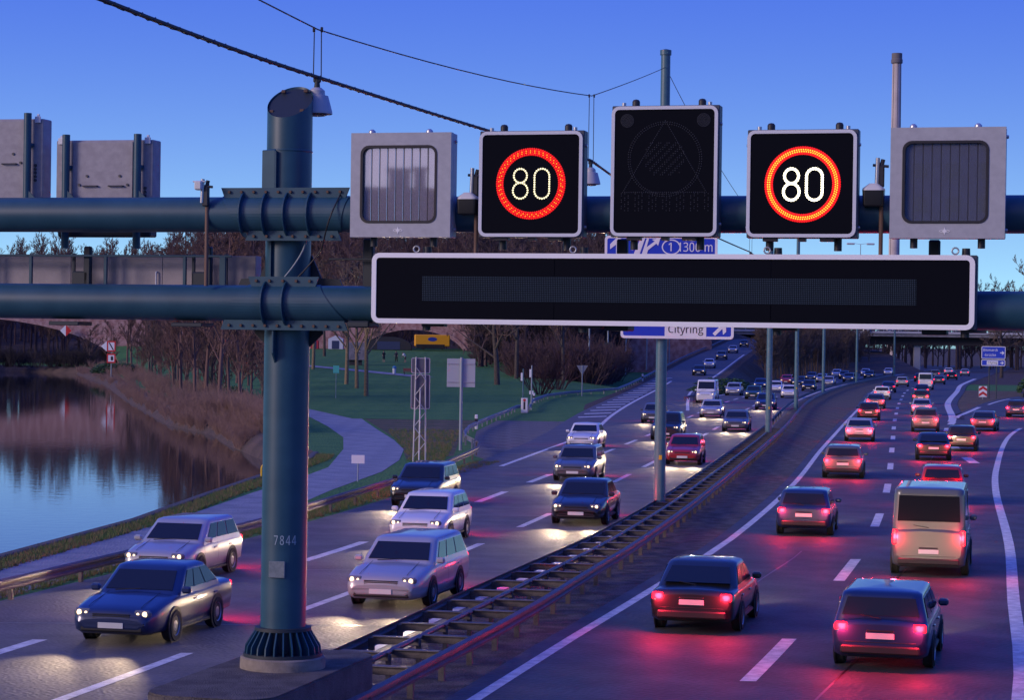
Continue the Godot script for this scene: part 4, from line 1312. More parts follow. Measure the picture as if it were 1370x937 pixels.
	part(gw, "triangle", tr, mat("board_grey", Color(0.2, 0.22, 0.25), 0.5))
	var gp := MB.new()
	gp.tube(Vector3(0, 0, 0), Vector3(0, 3.4, 0), 0.06, 0.06, 8)
	part(gw, "pole", gp, mats["pole_grey"])
	var poles := [[788, 510, 300.0, 24.0], [813, 505, 320.0, 16.0], [837, 497, 340.0, 15.0], [865, 488, 360.0, 15.0], [895, 480, 380.0, 15.0]]
	for k in poles.size():
		var q: Array = poles[k]
		var x: float = (q[0] - 685.0) / 3000.0 * q[2]
		var pt := thing("slim_pole", "%s slim grey pole right of the give-way sign, behind the slip road" % ["first", "second", "third", "fourth", "fifth"][k], "pole", P(x, max(0.0, cur(RAMP_H, q[2]) - 0.8), q[2]), 0.0, "poles behind the slip road")
		var m := MB.new()
		m.tube(Vector3.ZERO, Vector3(0, 14.0, 0), 0.12, 0.09, 8)
		part(pt, "pole", m, mats["pole_grey"])
		if k == 1:
			var bx := MB.new()
			bx.box(Vector3(0, 4.6, 0.15), Vector3(1.3, 1.5, 0.1), 0.05)
			part(pt, "sign_plate", bx, mat("green_dark", Color(0.03, 0.05, 0.05), 0.6))
	# marker posts
	var mk := [[P(1.1, 0, 187.5), 1.25, "white bollard with black slot and red top at the rail end"], [P(2.2, 0, 218), 0.95, "black and white marker post left of the slip road rail"], [P(-2.35, 0, 152), 1.0, "black and white marker post at the kink of the rail"], [P(17.5, 0.6, 300), 1.2, "marker post far up the slip road rail"], [P(23.5, 0, 258), 1.2, "dark marker post at the nose between slip road and motorway"]]
	for k in mk.size():
		var q: Array = mk[k]
		var pt := thing("marker_post", q[2], "marker post", q[0], 0.0, "roadside marker posts")
		var m := MB.new()
		m.box(Vector3(0, q[1] * 0.5, 0), Vector3(0.2 if k > 0 else 0.55, q[1], 0.14), 0.03)
		part(pt, "body", m, mat("marker_white", Color(0.72, 0.72, 0.72), 0.5))
		var n := MB.new()
		n.box(Vector3(0, q[1] * (0.62 if k > 0 else 0.5), 0), Vector3(0.206 if k > 0 else 0.2, q[1] * (0.25 if k > 0 else 0.55), 0.146), 0.02)
		part(pt, "dark_band", n, bk)
		if k == 0:
			var rr := MB.new()
			rr.tube(Vector3(0, 1.08, 0.06), Vector3(0, 1.08, 0.08), 0.12, 0.12, 12)
			part(pt, "red_disc", rr, red)
	# little white plates on stakes
	var lt := [[-6.45, 95.0, 0.55, 0.36, "white"], [-17.6, 225.0, 0.6, 0.55, "mint"], [1.9, 214.0, 0.4, 0.35, "white"]]
	var lb := ["tiny white plate on a stake in the grass beside the path", "mint green plate on a thin pole on the lawn", "small white plate left of the slip road rail"]
	for k in 3:
		var q: Array = lt[k]
		var hh: float = [0.95, 2.9, 1.1][k]
		var pt := thing("small_plate", lb[k], "plate", P(q[0], 0, q[1]))
		var m := MB.new()
		m.box(Vector3(0, hh, 0.03), Vector3(q[2], q[3] if k != 1 else 0.75, 0.02), 0.004)
		part(pt, "plate", m, wh if k != 1 else mat("mint", Color(0.12, 0.6, 0.45), 0.5))
		var p := MB.new()
		p.tube(Vector3.ZERO, Vector3(0, hh, 0), 0.03, 0.03, 6)
		part(pt, "stake", p, mats["pole_grey"])
	for q in [[1.0, 195.0, 3.6, "thin teal pole"], [1.75, 196.0, 3.9, "thin pale pole"]]:
		var pt := thing("thin_pole", q[3] + " standing at the end of the lay-by rail", "pole", P(q[0], 0, q[1]))
		var m := MB.new()
		m.tube(Vector3.ZERO, Vector3(0, q[2], 0), 0.06, 0.055, 8)
		part(pt, "pole", m, mats["pole_grey"] if q[0] > 1.2 else mats["mast_paint"])
		var c2 := MB.new()
		c2.box(Vector3(-0.12, q[2] - 0.7, 0), Vector3(0.16, 0.7, 0.03), 0.01)
		part(pt, "strip_sign", c2, wh)
	var hoop := thing("yellow_hoop", "small yellow rescue hoop at the edge of the river", "hoop", P(-10.6, 0, 97.5))
	var hm := MB.new()
	for k in 10:
		var a1 := PI * k / 10
		var a2 := PI * (k + 1) / 10
		hm.tube(Vector3(cos(a1) * 0.2, 0.35 + sin(a1) * 0.2, 0), Vector3(cos(a2) * 0.2, 0.35 + sin(a2) * 0.2, 0), 0.05, 0.05, 8, false)
	hm.tube(Vector3(0.2, 0, 0), Vector3(0.2, 0.35, 0), 0.05, 0.05, 8)
	hm.tube(Vector3(-0.2, 0, 0), Vector3(-0.2, 0.35, 0), 0.05, 0.05, 8)
	part(hoop, "tube", hm, mat("hoop_yellow", Color(0.7, 0.45, 0.02), 0.5))
	# river navigation signs
	var dm := thing("diamond_marker", "red and white diamond marker on the stone bridge above the river", "river sign", P(-89.2, 6.7, 448.5))
	for sgn in [-1, 1]:
		var m := MB.new()
		m.plate(PackedVector2Array([Vector2(0, -1.15), Vector2(sgn * 1.15, 0), Vector2(0, 1.15)]), -0.08, 0.0)
		part(dm, "half", m, wh if sgn < 0 else mat("signal_red", Color(0.6, 0.02, 0.02), 0.5))
	var rv := thing("river_sign", "red bordered river sign with white side triangle on the bank", "river sign", P(-58.2, 0, 326))
	for q in [[4.35, 1.5], [2.6, 1.3]]:
		var m := MB.new()
		m.plate(rounded(0, q[0], 1.2, q[1], 0.05, 5), -0.06, 0.0)
		var o := part(rv, "board", m, wh)
		var f := MB.new()
		f.ring(rounded(0, q[0], 1.24, q[1] + 0.04, 0.06, 5), rounded(0, q[0], 0.9, q[1] - 0.34, 0.04, 5), -0.065, 0.012)
		part(o, "red_border", f, mats["signal_red"])
		var z := MB.new()
		if q[0] > 4: z.plate(PackedVector2Array([Vector2(-0.4, q[0] + 0.55), Vector2(-0.22, q[0] + 0.55), Vector2(0.4, q[0] - 0.55), Vector2(0.22, q[0] - 0.55)]), 0.001, 0.01)
		else: z.plate(rounded(0.12, q[0], 0.35, 0.6, 0.1, 5), 0.001, 0.01)
		part(o, "symbol", z, bk)
	var wt := MB.new()
	wt.plate(PackedVector2Array([Vector2(-1.5, 4.35), Vector2(-0.65, 3.6), Vector2(-0.65, 5.1)]), -0.06, 0.0)
	part(rv, "side_triangle", wt, wh)
	var rp := MB.new()
	rp.tube(Vector3(0, -0.3, -0.15), Vector3(0, 5.0, -0.15), 0.08, 0.08, 8)
	part(rv, "pole", rp, mats["pole_grey"])

# ---------------------------------------------------------------- bridges, chimney, buildings
func build_bridges():
	var sand := mottled("sandstone", Color(0.3, 0.15, 0.14), Color(0.5, 0.33, 0.31), 5.0, 0.95, 131, 3.0, 0.7)
	var z := 450.0
	var b := thing("stone_bridge", "pink sandstone arch bridge across the river behind the park", "bridge", P(0, 0, z))
	var top := 12.4
	var outline := PackedVector2Array([Vector2(-190, top), Vector2(-190, -2)])
	var arches := [[-146.0, -78.0, 9.3, -2.0], [-69.0, -57.0, 7.2, 0.5], [-52.5, -40.0, 7.2, 1.0], [-31.0, -9.0, 7.9, 1.5], [-3.0, 9.0, 7.4, 1.5]]
	for a in arches:
		var c: float = (a[0] + a[1]) / 2
		var hw: float = (a[1] - a[0]) / 2
		outline.append(Vector2(a[0], -2))
		for k in range(0, 25):
			var an := PI - PI * k / 24
			outline.append(Vector2(c + cos(an) * hw, a[3] + sin(an) * (a[2] - a[3])))
		outline.append(Vector2(a[1], -2))
	outline.append(Vector2(40, -2)); outline.append(Vector2(40, top))
	var m := MB.new()
	m.plate(outline, -9.0, 0.0)
	part(b, "arched_wall", m, sand)
	for a in arches:
		var c: float = (a[0] + a[1]) / 2
		var hw: float = (a[1] - a[0]) / 2
		var r := MB.new()
		for k in 24:
			var q := []
			for e in [[0, k], [0, k + 1], [1, k + 1], [1, k]]:
				var an: float = PI - PI * e[1] / 24.0
				var ex: float = 0.0 if e[0] == 0 else 0.8
				q.append(Vector2(c + cos(an) * (hw + ex - 0.03), a[3] + sin(an) * (a[2] - a[3] + ex - 0.03)))
			r.plate(PackedVector2Array([q[0], q[1], q[2], q[3]]), -0.2, 0.22)
		part(b, "arch_ring", r, mottled("voussoir", Color(0.36, 0.2, 0.19), Color(0.5, 0.34, 0.32), 3.0, 0.95, 133, 3.0))
	var pr := MB.new()
	pr.box(Vector3(-75, top + 0.1, 0.1), Vector3(230, 0.4, 0.9), 0.05)
	pr.box(Vector3(-75, top + 0.75, -0.2), Vector3(230, 1.1, 0.4), 0.05)
	part(b, "parapet", pr, mats["voussoir"])
	# river wall under the big arch: dark bank with lawn
	var conc := mottled("flyover_concrete", Color(0.17, 0.17, 0.19), Color(0.28, 0.28, 0.3), 6.0, 0.9, 135, 2.0, 0.4)
	var f := thing("flyover", "grey concrete flyover crossing the motorway in the far right distance", "bridge", P(112, 0, 540), -0.1)
	var d := MB.new()
	d.box(Vector3(0, 8.6, 0), Vector3(150, 0.9, 12), 0.05)
	part(f, "deck", d, conc)
	var gd := MB.new()
	gd.box(Vector3(0, 7.2, -1), Vector3(150, 2.0, 8), 0.05)
	part(f, "girder", gd, mat("girder_dark", Color(0.05, 0.045, 0.05), 0.8))
	var e := MB.new()
	e.box(Vector3(0, 9.15, 6.1), Vector3(150, 0.55, 0.35), 0.05)
	part(f, "edge_beam", e, mat("edge_pale", Color(0.42, 0.43, 0.46), 0.8))
	for k in 36:
		var p := MB.new()
		p.box(Vector3(-72 + k * 4.1, 9.9, 6.0), Vector3(0.12, 1.0, 0.12), 0.01)
		part(f, "railing_post", p, mats["pole_grey"])
	var rl := MB.new()
	for y in [9.75, 10.05, 10.4]: rl.box(Vector3(0, y, 6.0), Vector3(150, 0.08, 0.08), 0.01)
	part(f, "railing", rl, mats["pole_grey"])
	for q in [[-14.5, 1.6], [13.0, 2.4], [17.5, 1.2], [30.0, 2.0]]:
		var p := MB.new()
		p.box(Vector3(q[0], 3.1, 1.0), Vector3(q[1], 6.3, 2.0), 0.1)
		part(f, "pier", p, mats["edge_pale"])
	var ab := MB.new()
	ab.box(Vector3(-42, 3.1, -1), Vector3(26, 6.3, 8), 0.1)
	ab.box(Vector3(52, 3.1, -1), Vector3(22, 6.3, 8), 0.1)
	part(f, "abutment", ab, conc)
	for q in [-24.0, -19.0, 40.0]:
		var p := MB.new()
		p.tube(Vector3(q, 9, 3), Vector3(q, 15, 3), 0.12, 0.1, 8)
		part(f, "lamp_post", p, mats["pole_grey"])
	# retaining wall along the exit road, with a metal rail on top
	var w := thing("exit_parapet", "dark sloping parapet rail beside the exit road at the right edge", "wall", P(62, 0, 272), 0.0)
	var wp := MB.new()
	wp.t = Transform3D(Basis(Vector3.UP, deg_to_rad(68)), Vector3.ZERO)
	wp.plate(PackedVector2Array([Vector2(0, -0.2), Vector2(34, -0.2), Vector2(34, 5.6), Vector2(0, 0.5)]), -0.3, 0.0)
	part(w, "wall_slab", wp, mat("parapet_dark", Color(0.035, 0.04, 0.055), 0.7))
	var wr := MB.new()
	wr.t = wp.t
	wr.tube(Vector3(0, 0.8, 0), Vector3(34, 6.0, 0), 0.12, 0.12, 8)
	wr.tube(Vector3(0, 0.4, 0.2), Vector3(34, 5.2, 0.2), 0.09, 0.09, 8)
	part(w, "handrail", wr, mats["median_rail"])
	for k in 12:
		var q := MB.new()
		q.t = wp.t
		q.box(Vector3(k * 3.0 + 0.3, 0.45 + k * 0.458, 0.1), Vector3(0.12, 1.1, 0.12), 0.01)
		part(w, "handrail_post", q, mats["median_rail"])
	# chimney
	var cz := 900.0
	var ch := thing("chimney", "tall slender pale power station chimney on the horizon", "chimney", P(152.6, 0, cz))
	var cm := MB.new()
	cm.lathe(Vector3.ZERO, [Vector2(2.3, 0), Vector2(2.1, 60), Vector2(1.75, 122), Vector2(1.75, 123)], 24)
	part(ch, "shaft", cm, mottled("chimney_concrete", Color(0.48, 0.42, 0.41), Color(0.62, 0.55, 0.53), 30.0, 0.9, 137, 0.5))
	var cr := MB.new()
	cr.lathe(Vector3(0, 119.0, 0), [Vector2(1.8, 0), Vector2(2.3, 0.3), Vector2(2.3, 1.6), Vector2(2.1, 2.0), Vector2(2.1, 4.2), Vector2(0, 4.3)], 24)
	part(ch, "crown", cr, mat("crown_dark", Color(0.16, 0.15, 0.16), 0.8))
	for s in [-0.9, 0.1, 1.0]:
		var l := MB.new()
		l.tube(Vector3(s * 2.0, 0, 2.2 - abs(s) * 0.9), Vector3(s * 1.5, 119, 1.75 - abs(s) * 0.7), 0.16, 0.16, 6)
		part(ch, "flue_rib", l, mat("flue_dark", Color(0.12, 0.12, 0.14), 0.7))
	# town behind the camera, mirrored in the sign glass
	var wallm := mottled("town_wall", Color(0.14, 0.13, 0.14), Color(0.22, 0.2, 0.2), 8.0, 0.9, 139, 1.0)
	var q := [[Vector3(-477.7, 0, 730.8), 0, 8.6, 75.5], [Vector3(-470.3, 0, 735.3), 0, 4.6, 76.0], [Vector3(-492.7, 0, 757.5), 0, 120, 69.5], [Vector3(-62.1, 0, 231.8), 0, 60, 44]]
	var nm := ["slim dark tower block behind the viewpoint with flat cap", "narrow tower block behind the viewpoint, partner of the slim one", "long town block behind the viewpoint below the two towers", "broad tall office block behind the viewpoint"]
	for k in 4:
		var at: Vector3 = q[k][0]
		var az := atan2(at.x, at.z)
		var t := thing("town_block", nm[k], "building", at, az, "buildings behind the viewpoint")
		var m2 := MB.new()
		m2.box(Vector3(0, q[k][3] / 2.0, 0), Vector3(q[k][2], q[k][3], 14), 0.1)
		part(t, "wall", m2, wallm)
		var r2 := MB.new()
		r2.box(Vector3(0, q[k][3] + 0.4, 0), Vector3(q[k][2] + 1.6, 0.8, 15), 0.1)
		part(t, "roof", r2, mats["crown_dark"])
		for i in int(q[k][2] / 4):
			for j in int(q[k][3] / 4.5):
				var wn := MB.new()
				wn.box(Vector3(-q[k][2] / 2.0 + 2.2 + i * 4, 2.4 + j * 4.4, -7.0), Vector3(1.8, 2.0, 0.12), 0.02)
				part(t, "window", wn, mat("dark_glass", Color(0.02, 0.025, 0.03), 0.1))

# ---------------------------------------------------------------- trees
func grow(tr: MB, cr: MB, p: Vector3, d: Vector3, ln: float, r: float, lvl: int, cfg: Dictionary):
	var segs: int = [5, 3, 2, 1, 1][lvl]
	var kids: int = cfg.kids[lvl]
	var sides: int = [7, 5, 4, 3, 3][lvl]
	var pos := p
	var dir := d
	var r0 := r
	var per := ln / segs
	for s in segs:
		var r1: float = r * (1.0 - 0.8 * float(s + 1) / segs)
		if lvl >= 3: r1 = r * 0.5
		dir = (dir + Vector3(rng.randf_range(-1, 1), rng.randf_range(-0.5, 0.9), rng.randf_range(-1, 1)) * cfg.wob * (0.5 if lvl == 0 else 1.0)).normalized()
		var e := pos + dir * per
		(tr if lvl <= 1 else cr).tube(pos, e, r0, r1, sides, false)
		if lvl < 4 and kids > 0:
			var start: float = cfg.start if lvl == 0 else 0.15
			var n := int(ceil(float(kids) / segs))
			for k in n:
				var f := rng.randf()
				if (s + f) / segs < start: continue
				var a := rng.randf() * TAU
				var side := dir.cross(Vector3(cos(a), 0.3, sin(a))).normalized()
				var ang: float = cfg.ang * rng.randf_range(0.7, 1.25)
				var nd := (dir * cos(ang) + side * sin(ang)).normalized()
				nd.y += cfg.up * (0.4 if lvl == 0 else 1.0)
				var fade: float = 1.0 - 0.55 * (s + f) / segs
				var l2: float = ln * cfg.len[lvl] * fade * rng.randf_range(0.75, 1.2)
				grow(tr, cr, pos.lerp(e, f), nd.normalized(), l2, max(r0 * cfg.thin, cfg.min), lvl + 1, cfg)
		pos = e
		r0 = r1

var tree_kinds := []
func make_trees():
	var cfgs := [
		{h = 14.0, r = 0.26, kids = [16, 9, 8, 5, 0], start = 0.3, ang = 0.75, up = 0.25, len = [0.5, 0.45, 0.45, 0.5], thin = 0.5, min = 0.03, wob = 0.1},
		{h = 11.0, r = 0.3, kids = [16, 9, 8, 5, 0], start = 0.2, ang = 1.0, up = 0.1, len = [0.62, 0.45, 0.45, 0.5], thin = 0.5, min = 0.03, wob = 0.16},
		{h = 16.0, r = 0.22, kids = [22, 8, 7, 5, 0], start = 0.22, ang = 0.6, up = 0.35, len = [0.36, 0.45, 0.5, 0.5], thin = 0.45, min = 0.03, wob = 0.08},
		{h = 9.0, r = 0.16, kids = [16, 8, 8, 5, 0], start = 0.12, ang = 0.7, up = 0.4, len = [0.5, 0.5, 0.5, 0.5], thin = 0.5, min = 0.022, wob = 0.14}]
	for c in cfgs:
		var t := MB.new()
		var k := MB.new()
		grow(t, k, Vector3.ZERO, Vector3.UP, c.h, c.r, 0, c)
		var both := MB.new()
		both.v = t.v.duplicate(); both.n = t.n.duplicate(); both.uv = t.uv.duplicate(); both.idx = t.idx.duplicate()
		var off := both.v.size()
		both.v.append_array(k.v); both.n.append_array(k.n); both.uv.append_array(k.uv)
		var ii := PackedInt32Array()
		ii.resize(k.idx.size())
		for i in k.idx.size(): ii[i] = k.idx[i] + off
		both.idx.append_array(ii)
		tree_kinds.append([t.mesh(), k.mesh(), both.mesh()])
	# many-stemmed shrub
	var s := MB.new()
	var cf := {h = 3.0, r = 0.035, kids = [5, 5, 4, 0, 0], start = 0.2, ang = 0.5, up = 0.3, len = [0.5, 0.5, 0.5, 0.5], thin = 0.6, min = 0.012, wob = 0.2}
	for k in 16:
		var a := rng.randf() * TAU
		grow(s, s, Vector3(cos(a), 0, sin(a)) * rng.randf() * 0.5, Vector3(cos(a) * 0.5, 1, sin(a) * 0.5).normalized(), rng.randf_range(1.6, 3.2), 0.03, 0, cf)
	tree_kinds.append([s.mesh(), s.mesh(), s.mesh()])

func tree(label: String, at: Vector3, kind: int, sc: float, turn: float, bark: Material, twig: Material, group := "bare winter trees", wide := 1.0):
	var t := thing("bare_tree" if kind < 4 else "bare_shrub", label, "tree" if kind < 4 else "shrub", at, turn, group)
	t.scale = Vector3(sc * wide, sc, sc * wide)
	part(t, "trunk", tree_kinds[kind][0], bark)
	part(t, "crown", tree_kinds[kind][1], twig)

func scatter(called: String, label: String, cat: String, kinds: Array, xf: Array, m: Material):
	for k in kinds.size():
		var list := []
		for i in xf.size():
			if i % kinds.size() == k: list.append(xf[i])
		if list.is_empty(): continue
		var mm := MultiMesh.new()
		mm.transform_format = MultiMesh.TRANSFORM_3D
		mm.mesh = tree_kinds[kinds[k]][2] if kinds[k] is int else kinds[k]
		mm.instance_count = list.size()
		for i in list.size(): mm.set_instance_transform(i, list[i])
		var o := MultiMeshInstance3D.new()
		o.multimesh = mm; o.material_override = m
		o.name = numbered(self, called)
		add_child(o, true)
		tag(o, label + ["", ", mixed with the taller ones", ", filling between them"][k], cat)
		stuff(o)

func xform(p: Vector3, s: float, wide := 1.0) -> Transform3D:
	return Transform3D(Basis(Vector3.UP, rng.randf() * TAU).scaled(Vector3(s * wide, s, s * wide)), p)

func hill_h(x: float, z: float) -> float:
	return 20.0 * smoothstep(474.0, 560.0, z) * (1.0 - 0.75 * smoothstep(20.0, 75.0, x)) * (1.0 - 0.5 * smoothstep(-72.0, -95.0, x))

func build_trees():
	make_trees()
	var bark := mottled("bark", Color(0.06, 0.05, 0.045), Color(0.11, 0.09, 0.08), 1.0, 0.95, 141, 4.0)
	var syc := mottled("sycamore_bark", Color(0.15, 0.115, 0.07), Color(0.3, 0.23, 0.13), 0.8, 0.9, 143, 4.0, 0.5)
	var twig := mat("twig", Color(0.15, 0.095, 0.085), 0.9)
	var twig2 := mat("twig_grey", Color(0.15, 0.11, 0.09), 0.9)
	var red := mat("twig_red", Color(0.17, 0.075, 0.07), 0.9)
	# hill behind the bridge
	var hm := MB.new()
	for i in 30:
		for j in 12:
			var q := []
			for c in [[0, 0], [1, 0], [1, 1], [0, 1]]:
				var x: float = -330.0 + (i + c[0]) * 14.0
				var z: float = 476.0 + (j + c[1]) * 20.0
				q.append(P(x, hill_h(x, z) - 0.04, z))
			hm.quad(q[0], q[1], q[2], q[3])
	struct("hill", hm, mottled("leaf_litter", Color(0.045, 0.035, 0.03), Color(0.1, 0.07, 0.055), 8.0, 0.95, 145, 3.0))
	var xf := []
	for k in 1100:
		var x := rng.randf_range(-190.0, 40.0)
		var z := rng.randf_range(466.0, 640.0)
		xf.append(xform(P(x, hill_h(x, z), z), rng.randf_range(0.85, 1.25)))
	scatter("hillside_wood", "brown leafless wood on the hill behind the stone bridge", "wood", [0, 2, 1], xf, twig)
	xf = []
	for k in 430:   # wood behind the slip road
		var z := rng.randf_range(330.0, 520.0)
		var x0 := cur(RAMP_L, z) - 9.0 - cur(RAMP_H, z) * 1.6
		var x := x0 - rng.randf_range(0.0, 48.0)
		if x < -6.0 + (z - 330.0) * 0.03: x += 30.0
		if x > x0: continue
		xf.append(xform(P(x, hill_h(x, z), z), rng.randf_range(0.85, 1.35)))
	scatter("roadside_wood", "dark leafless wood behind the slip road", "wood", [0, 3, 2], xf, mat("twig_dark", Color(0.085, 0.058, 0.06), 0.95))
	xf = []
	for k in 240:
		var z := rng.randf_range(292.0, 345.0)
		var x1 := cur(RAMP_L, z) - 5.0 - cur(RAMP_H, z) * 1.6
		var x := rng.randf_range(1.0 + (z - 292.0) * 0.05, x1)
		xf.append(xform(P(x, -0.05, z), rng.randf_range(0.8, 2.3), 1.3))
	scatter("wood_edge_shrubs", "purple-brown bare undergrowth at the edge of the wood", "shrubs", [4], xf, mat("undergrowth", Color(0.09, 0.055, 0.06), 0.95))
	xf = []
	for k in 260:   # thicket between slip road and motorway, and along the far bend
		var z := rng.randf_range(300.0, 530.0)
		var a := cur(RAMP_R, z) + 3.0 + cur(RAMP_H, z) * 1.2
		var b := cur(MED_L, z) - 14.0
		if b < a: continue
		xf.append(xform(P(rng.randf_range(a, b), 0, z), rng.randf_range(0.6, 0.9) * clamp((z - 270.0) / 60.0, 0.45, 1.0)))
	scatter("median_thicket", "brown thicket between slip road and motorway", "thicket", [3, 0], xf, twig2)
	xf = []
	for k in 230:
		var s := rng.randf()
		var z := rng.randf_range(575.0, 680.0)
		xf.append(xform(P(rng.randf_range(60.0, 220.0), 0, z), rng.randf_range(1.15, 1.7)))
	scatter("far_wood", "leafless trees beyond the flyover", "wood", [0, 3], xf, mat("twig_far", Color(0.065, 0.05, 0.055), 0.95))
	# brush along the river bank
	xf = []
	for k in 760:
		var s := rng.randf_range(9.6, 15.99) if k % 4 > 0 else rng.randf_range(9.6, 12.5)
		var i := int(s)
		var p: Vector2 = (RIVER[i] as Vector2).lerp(RIVER[i + 1], s - i)
		var off := pow(rng.randf(), 1.4) * 7.0
		off -= 1.6
		if s < 11.5: off = min(off, 0.6)
		xf.append(xform(P(p.x + off, -1.1 if off < -0.8 else (-0.5 if off < 0.0 else -0.06), p.y + off * 0.3), rng.randf_range(0.25, 0.62)))
	scatter("bank_brush", "tangled dry brush along the far river bank", "brush", [4], xf, mat("brush", Color(0.28, 0.18, 0.145), 0.95))
	xf = []
	for k in 90:
		var s := rng.randf_range(12.2, 15.9)
		var i := int(s)
		var p: Vector2 = (RIVER[i] as Vector2).lerp(RIVER[i + 1], s - i)
		var off := rng.randf_range(2.0, 18.0)
		var q := Vector2(p.x + off, p.y + off * 0.3)
		if q.x > -0.1 * q.y - 1.0: continue
		xf.append(xform(P(q.x, lawn_h(q.x, q.y) - 0.06, q.y), rng.randf_range(0.45, 0.95)))
	scatter("bank_thicket", "slender leafless saplings crowding the far river bank", "thicket", [3, 2], xf, mat("sapling", Color(0.15, 0.09, 0.08), 0.95))
	xf = []
	for k in 160:
		var p: Vector2 = (RIVER[16] as Vector2).lerp(RIVER[17], 0.0).lerp(Vector2(-180, 434), rng.randf())
		xf.append(xform(P(p.x, -0.3, p.y + 1 + rng.randf() * 6.0), rng.randf_range(0.9, 1.5)))
	scatter("far_bank_hedge", "dark hedge on the far river bank under the big arch", "hedge", [4], xf, mat("hedge_dark", Color(0.035, 0.03, 0.03), 0.95))
	# trees one can tell apart
	var tl := [["pale sycamore left of the small stone kiosk", -27.5, 311.0, 0, 1.0], ["pale sycamore in front of the kiosk, first of three in line", -19.7, 268.0, 0, 1.0], ["pale sycamore, middle of the three by the kiosk", -17.7, 257.0, 0, 0.95], ["pale sycamore nearest the path, right of the kiosk", -15.2, 235.0, 0, 1.0]]
	for k in tl.size():
		tree(tl[k][0], P(tl[k][1], lawn_h(tl[k][1], tl[k][2]) - 0.05, tl[k][2]), tl[k][3], tl[k][4], k * 1.7, syc, twig2, "sycamores on the lawn")
	var ot := [["wide spreading bare tree on the lawn right of the square sign back", -1.75, 272.0, 1, 1.25, 0.4], ["stout bare tree just right of the spreading one", 0.6, 290.0, 0, 1.15, 2.0], ["pale trunked bare tree left of the give-way sign", 6.6, 287.0, 2, 1.1, 1.0],
		["forked dark tree on the bank left of the gantry post", -22.0, 212.0, 1, 0.9, 2.6], ["bare tree on the bank above the pale brush", -30.0, 224.0, 3, 0.95, 0.3], ["reddish bare tree midway along the river bank", -36.5, 252.0, 3, 1.0, 1.4], ["slender bare tree on the bank beyond the reddish one", -42.0, 280.0, 2, 0.62, 2.2], ["bare tree on the bank near the river sign", -51.0, 318.0, 3, 1.0, 3.3], ["farthest bare tree on the river bank", -60.0, 372.0, 3, 1.1, 4.2],
		["twiggy young tree by the water close to the post", -18.2, 172.0, 3, 0.62, 5.0], ["young tree leaning over the quay behind the post", -20.5, 184.0, 3, 0.7, 1.9],
		["tall park tree in the row behind the bank, left one", -46.0, 345.0, 0, 1.1, 0.9], ["tall park tree in the row behind the bank, right one", -37.0, 338.0, 0, 1.15, 2.9], ["park tree in front of the bridge's middle pier", -33.0, 395.0, 0, 1.1, 4.4],
		["dome-shaped bush at the far end of the bank under the bridge", -80.0, 424.0, 3, 0.75, 1.1]]
	for q in ot:
		var x: float = q[1]
		tree(q[0], P(x, (lawn_h(x, q[2]) if bank_gap(x, q[2]) > 2.0 else 0.0) - 0.06, q[2]), q[3], q[4], q[5], bark, red if "reddish" in q[0] else twig, "bare winter trees", 1.5 if "dome" in q[0] else 1.0)
	var rt := [["leaning pale trunked tree by the flyover, left", 75.0, 520.0, 2, 0.9], ["leaning pale trunked tree by the flyover, right", 82.0, 515.0, 2, 0.8], ["bare tree beyond the gantry's right end", 108.0, 470.0, 0, 1.55], ["bare tree at the right picture edge behind the gantry", 128.0, 545.0, 0, 1.6], ["round bare tree showing right of the message panel's corner", 96.0, 440.0, 1, 1.3]]
	for q in rt: tree(q[0], P(q[1], 0, q[2]), q[3], q[4], q[1], bark, twig2, "trees by the flyover")
	var shr := [["purple-brown bare bush in front of the wood by the rail end", 3.0, 246.0, 1.7], ["second purple-brown bush behind the rail end", 5.2, 262.0, 1.9], ["low bare bush at the foot of the reddish tree", -31.0, 236.0, 1.0]]
	for q in shr: tree(q[0], P(q[1], -0.05, q[2]), 4, q[3], q[2], mat("bush_purple", Color(0.11, 0.06, 0.065), 0.95), mats["bush_purple"], "bare bushes", 1.3)
	# clipped evergreen bushes on the nose of the slip road
	var leaf := MB.new()
	var lr := RandomNumberGenerator.new()
	lr.seed = 5
	for k in 1500:
		var a := lr.randf() * TAU
		var cy := lr.randf()
		var rr := sqrt(1.0 - cy * cy * 0.8) * lr.randf_range(0.75, 1.03)
		var p := Vector3(cos(a) * rr, cy * lr.randf_range(0.85, 1.03), sin(a) * rr)
		var u := Vector3(lr.randf_range(-1, 1), lr.randf_range(-1, 1), lr.randf_range(-1, 1)).normalized() * 0.06
		var w := u.cross(Vector3(lr.randf_range(-1, 1), lr.randf_range(-1, 1), lr.randf_range(-1, 1))).normalized() * 0.045
		leaf.quad(p - u, p + w, p + u, p - w)
	var lm := leaf.mesh()
	var ev := mottled("evergreen", Color(0.02, 0.07, 0.03), Color(0.05, 0.12, 0.04), 1.5, 0.8, 147, 2.0)
	for q in [[23.4, 268.0, 2.6, 1.0, "small low clipped green bush at the nose of the slip road"], [27.5, 292.0, 4.2, 1.5, "larger clipped green bush behind the small one"], [-62.0, 352.0, 4.0, 1.6, "grey-green low shrub beside the river sign"], [71.0, 300.0, 3.4, 2.6, "dark bush behind the exit sign"], [-28.5, 228.0, 1.6, 1.0, "greenish low shrub on the bank above the brush"]]:
		var t := thing("clipped_bush", q[4], "bush", P(q[0], 0, q[1]), 0.0, "evergreen bushes")
		var o := part(t, "foliage", lm, ev)
		o.scale = Vector3(q[2], q[3], q[2])
		var st := MB.new()
		st.tube(Vector3.ZERO, Vector3(0, q[3] * 0.7, 0), 0.12, 0.06, 6)
		part(t, "stem", st, bark)

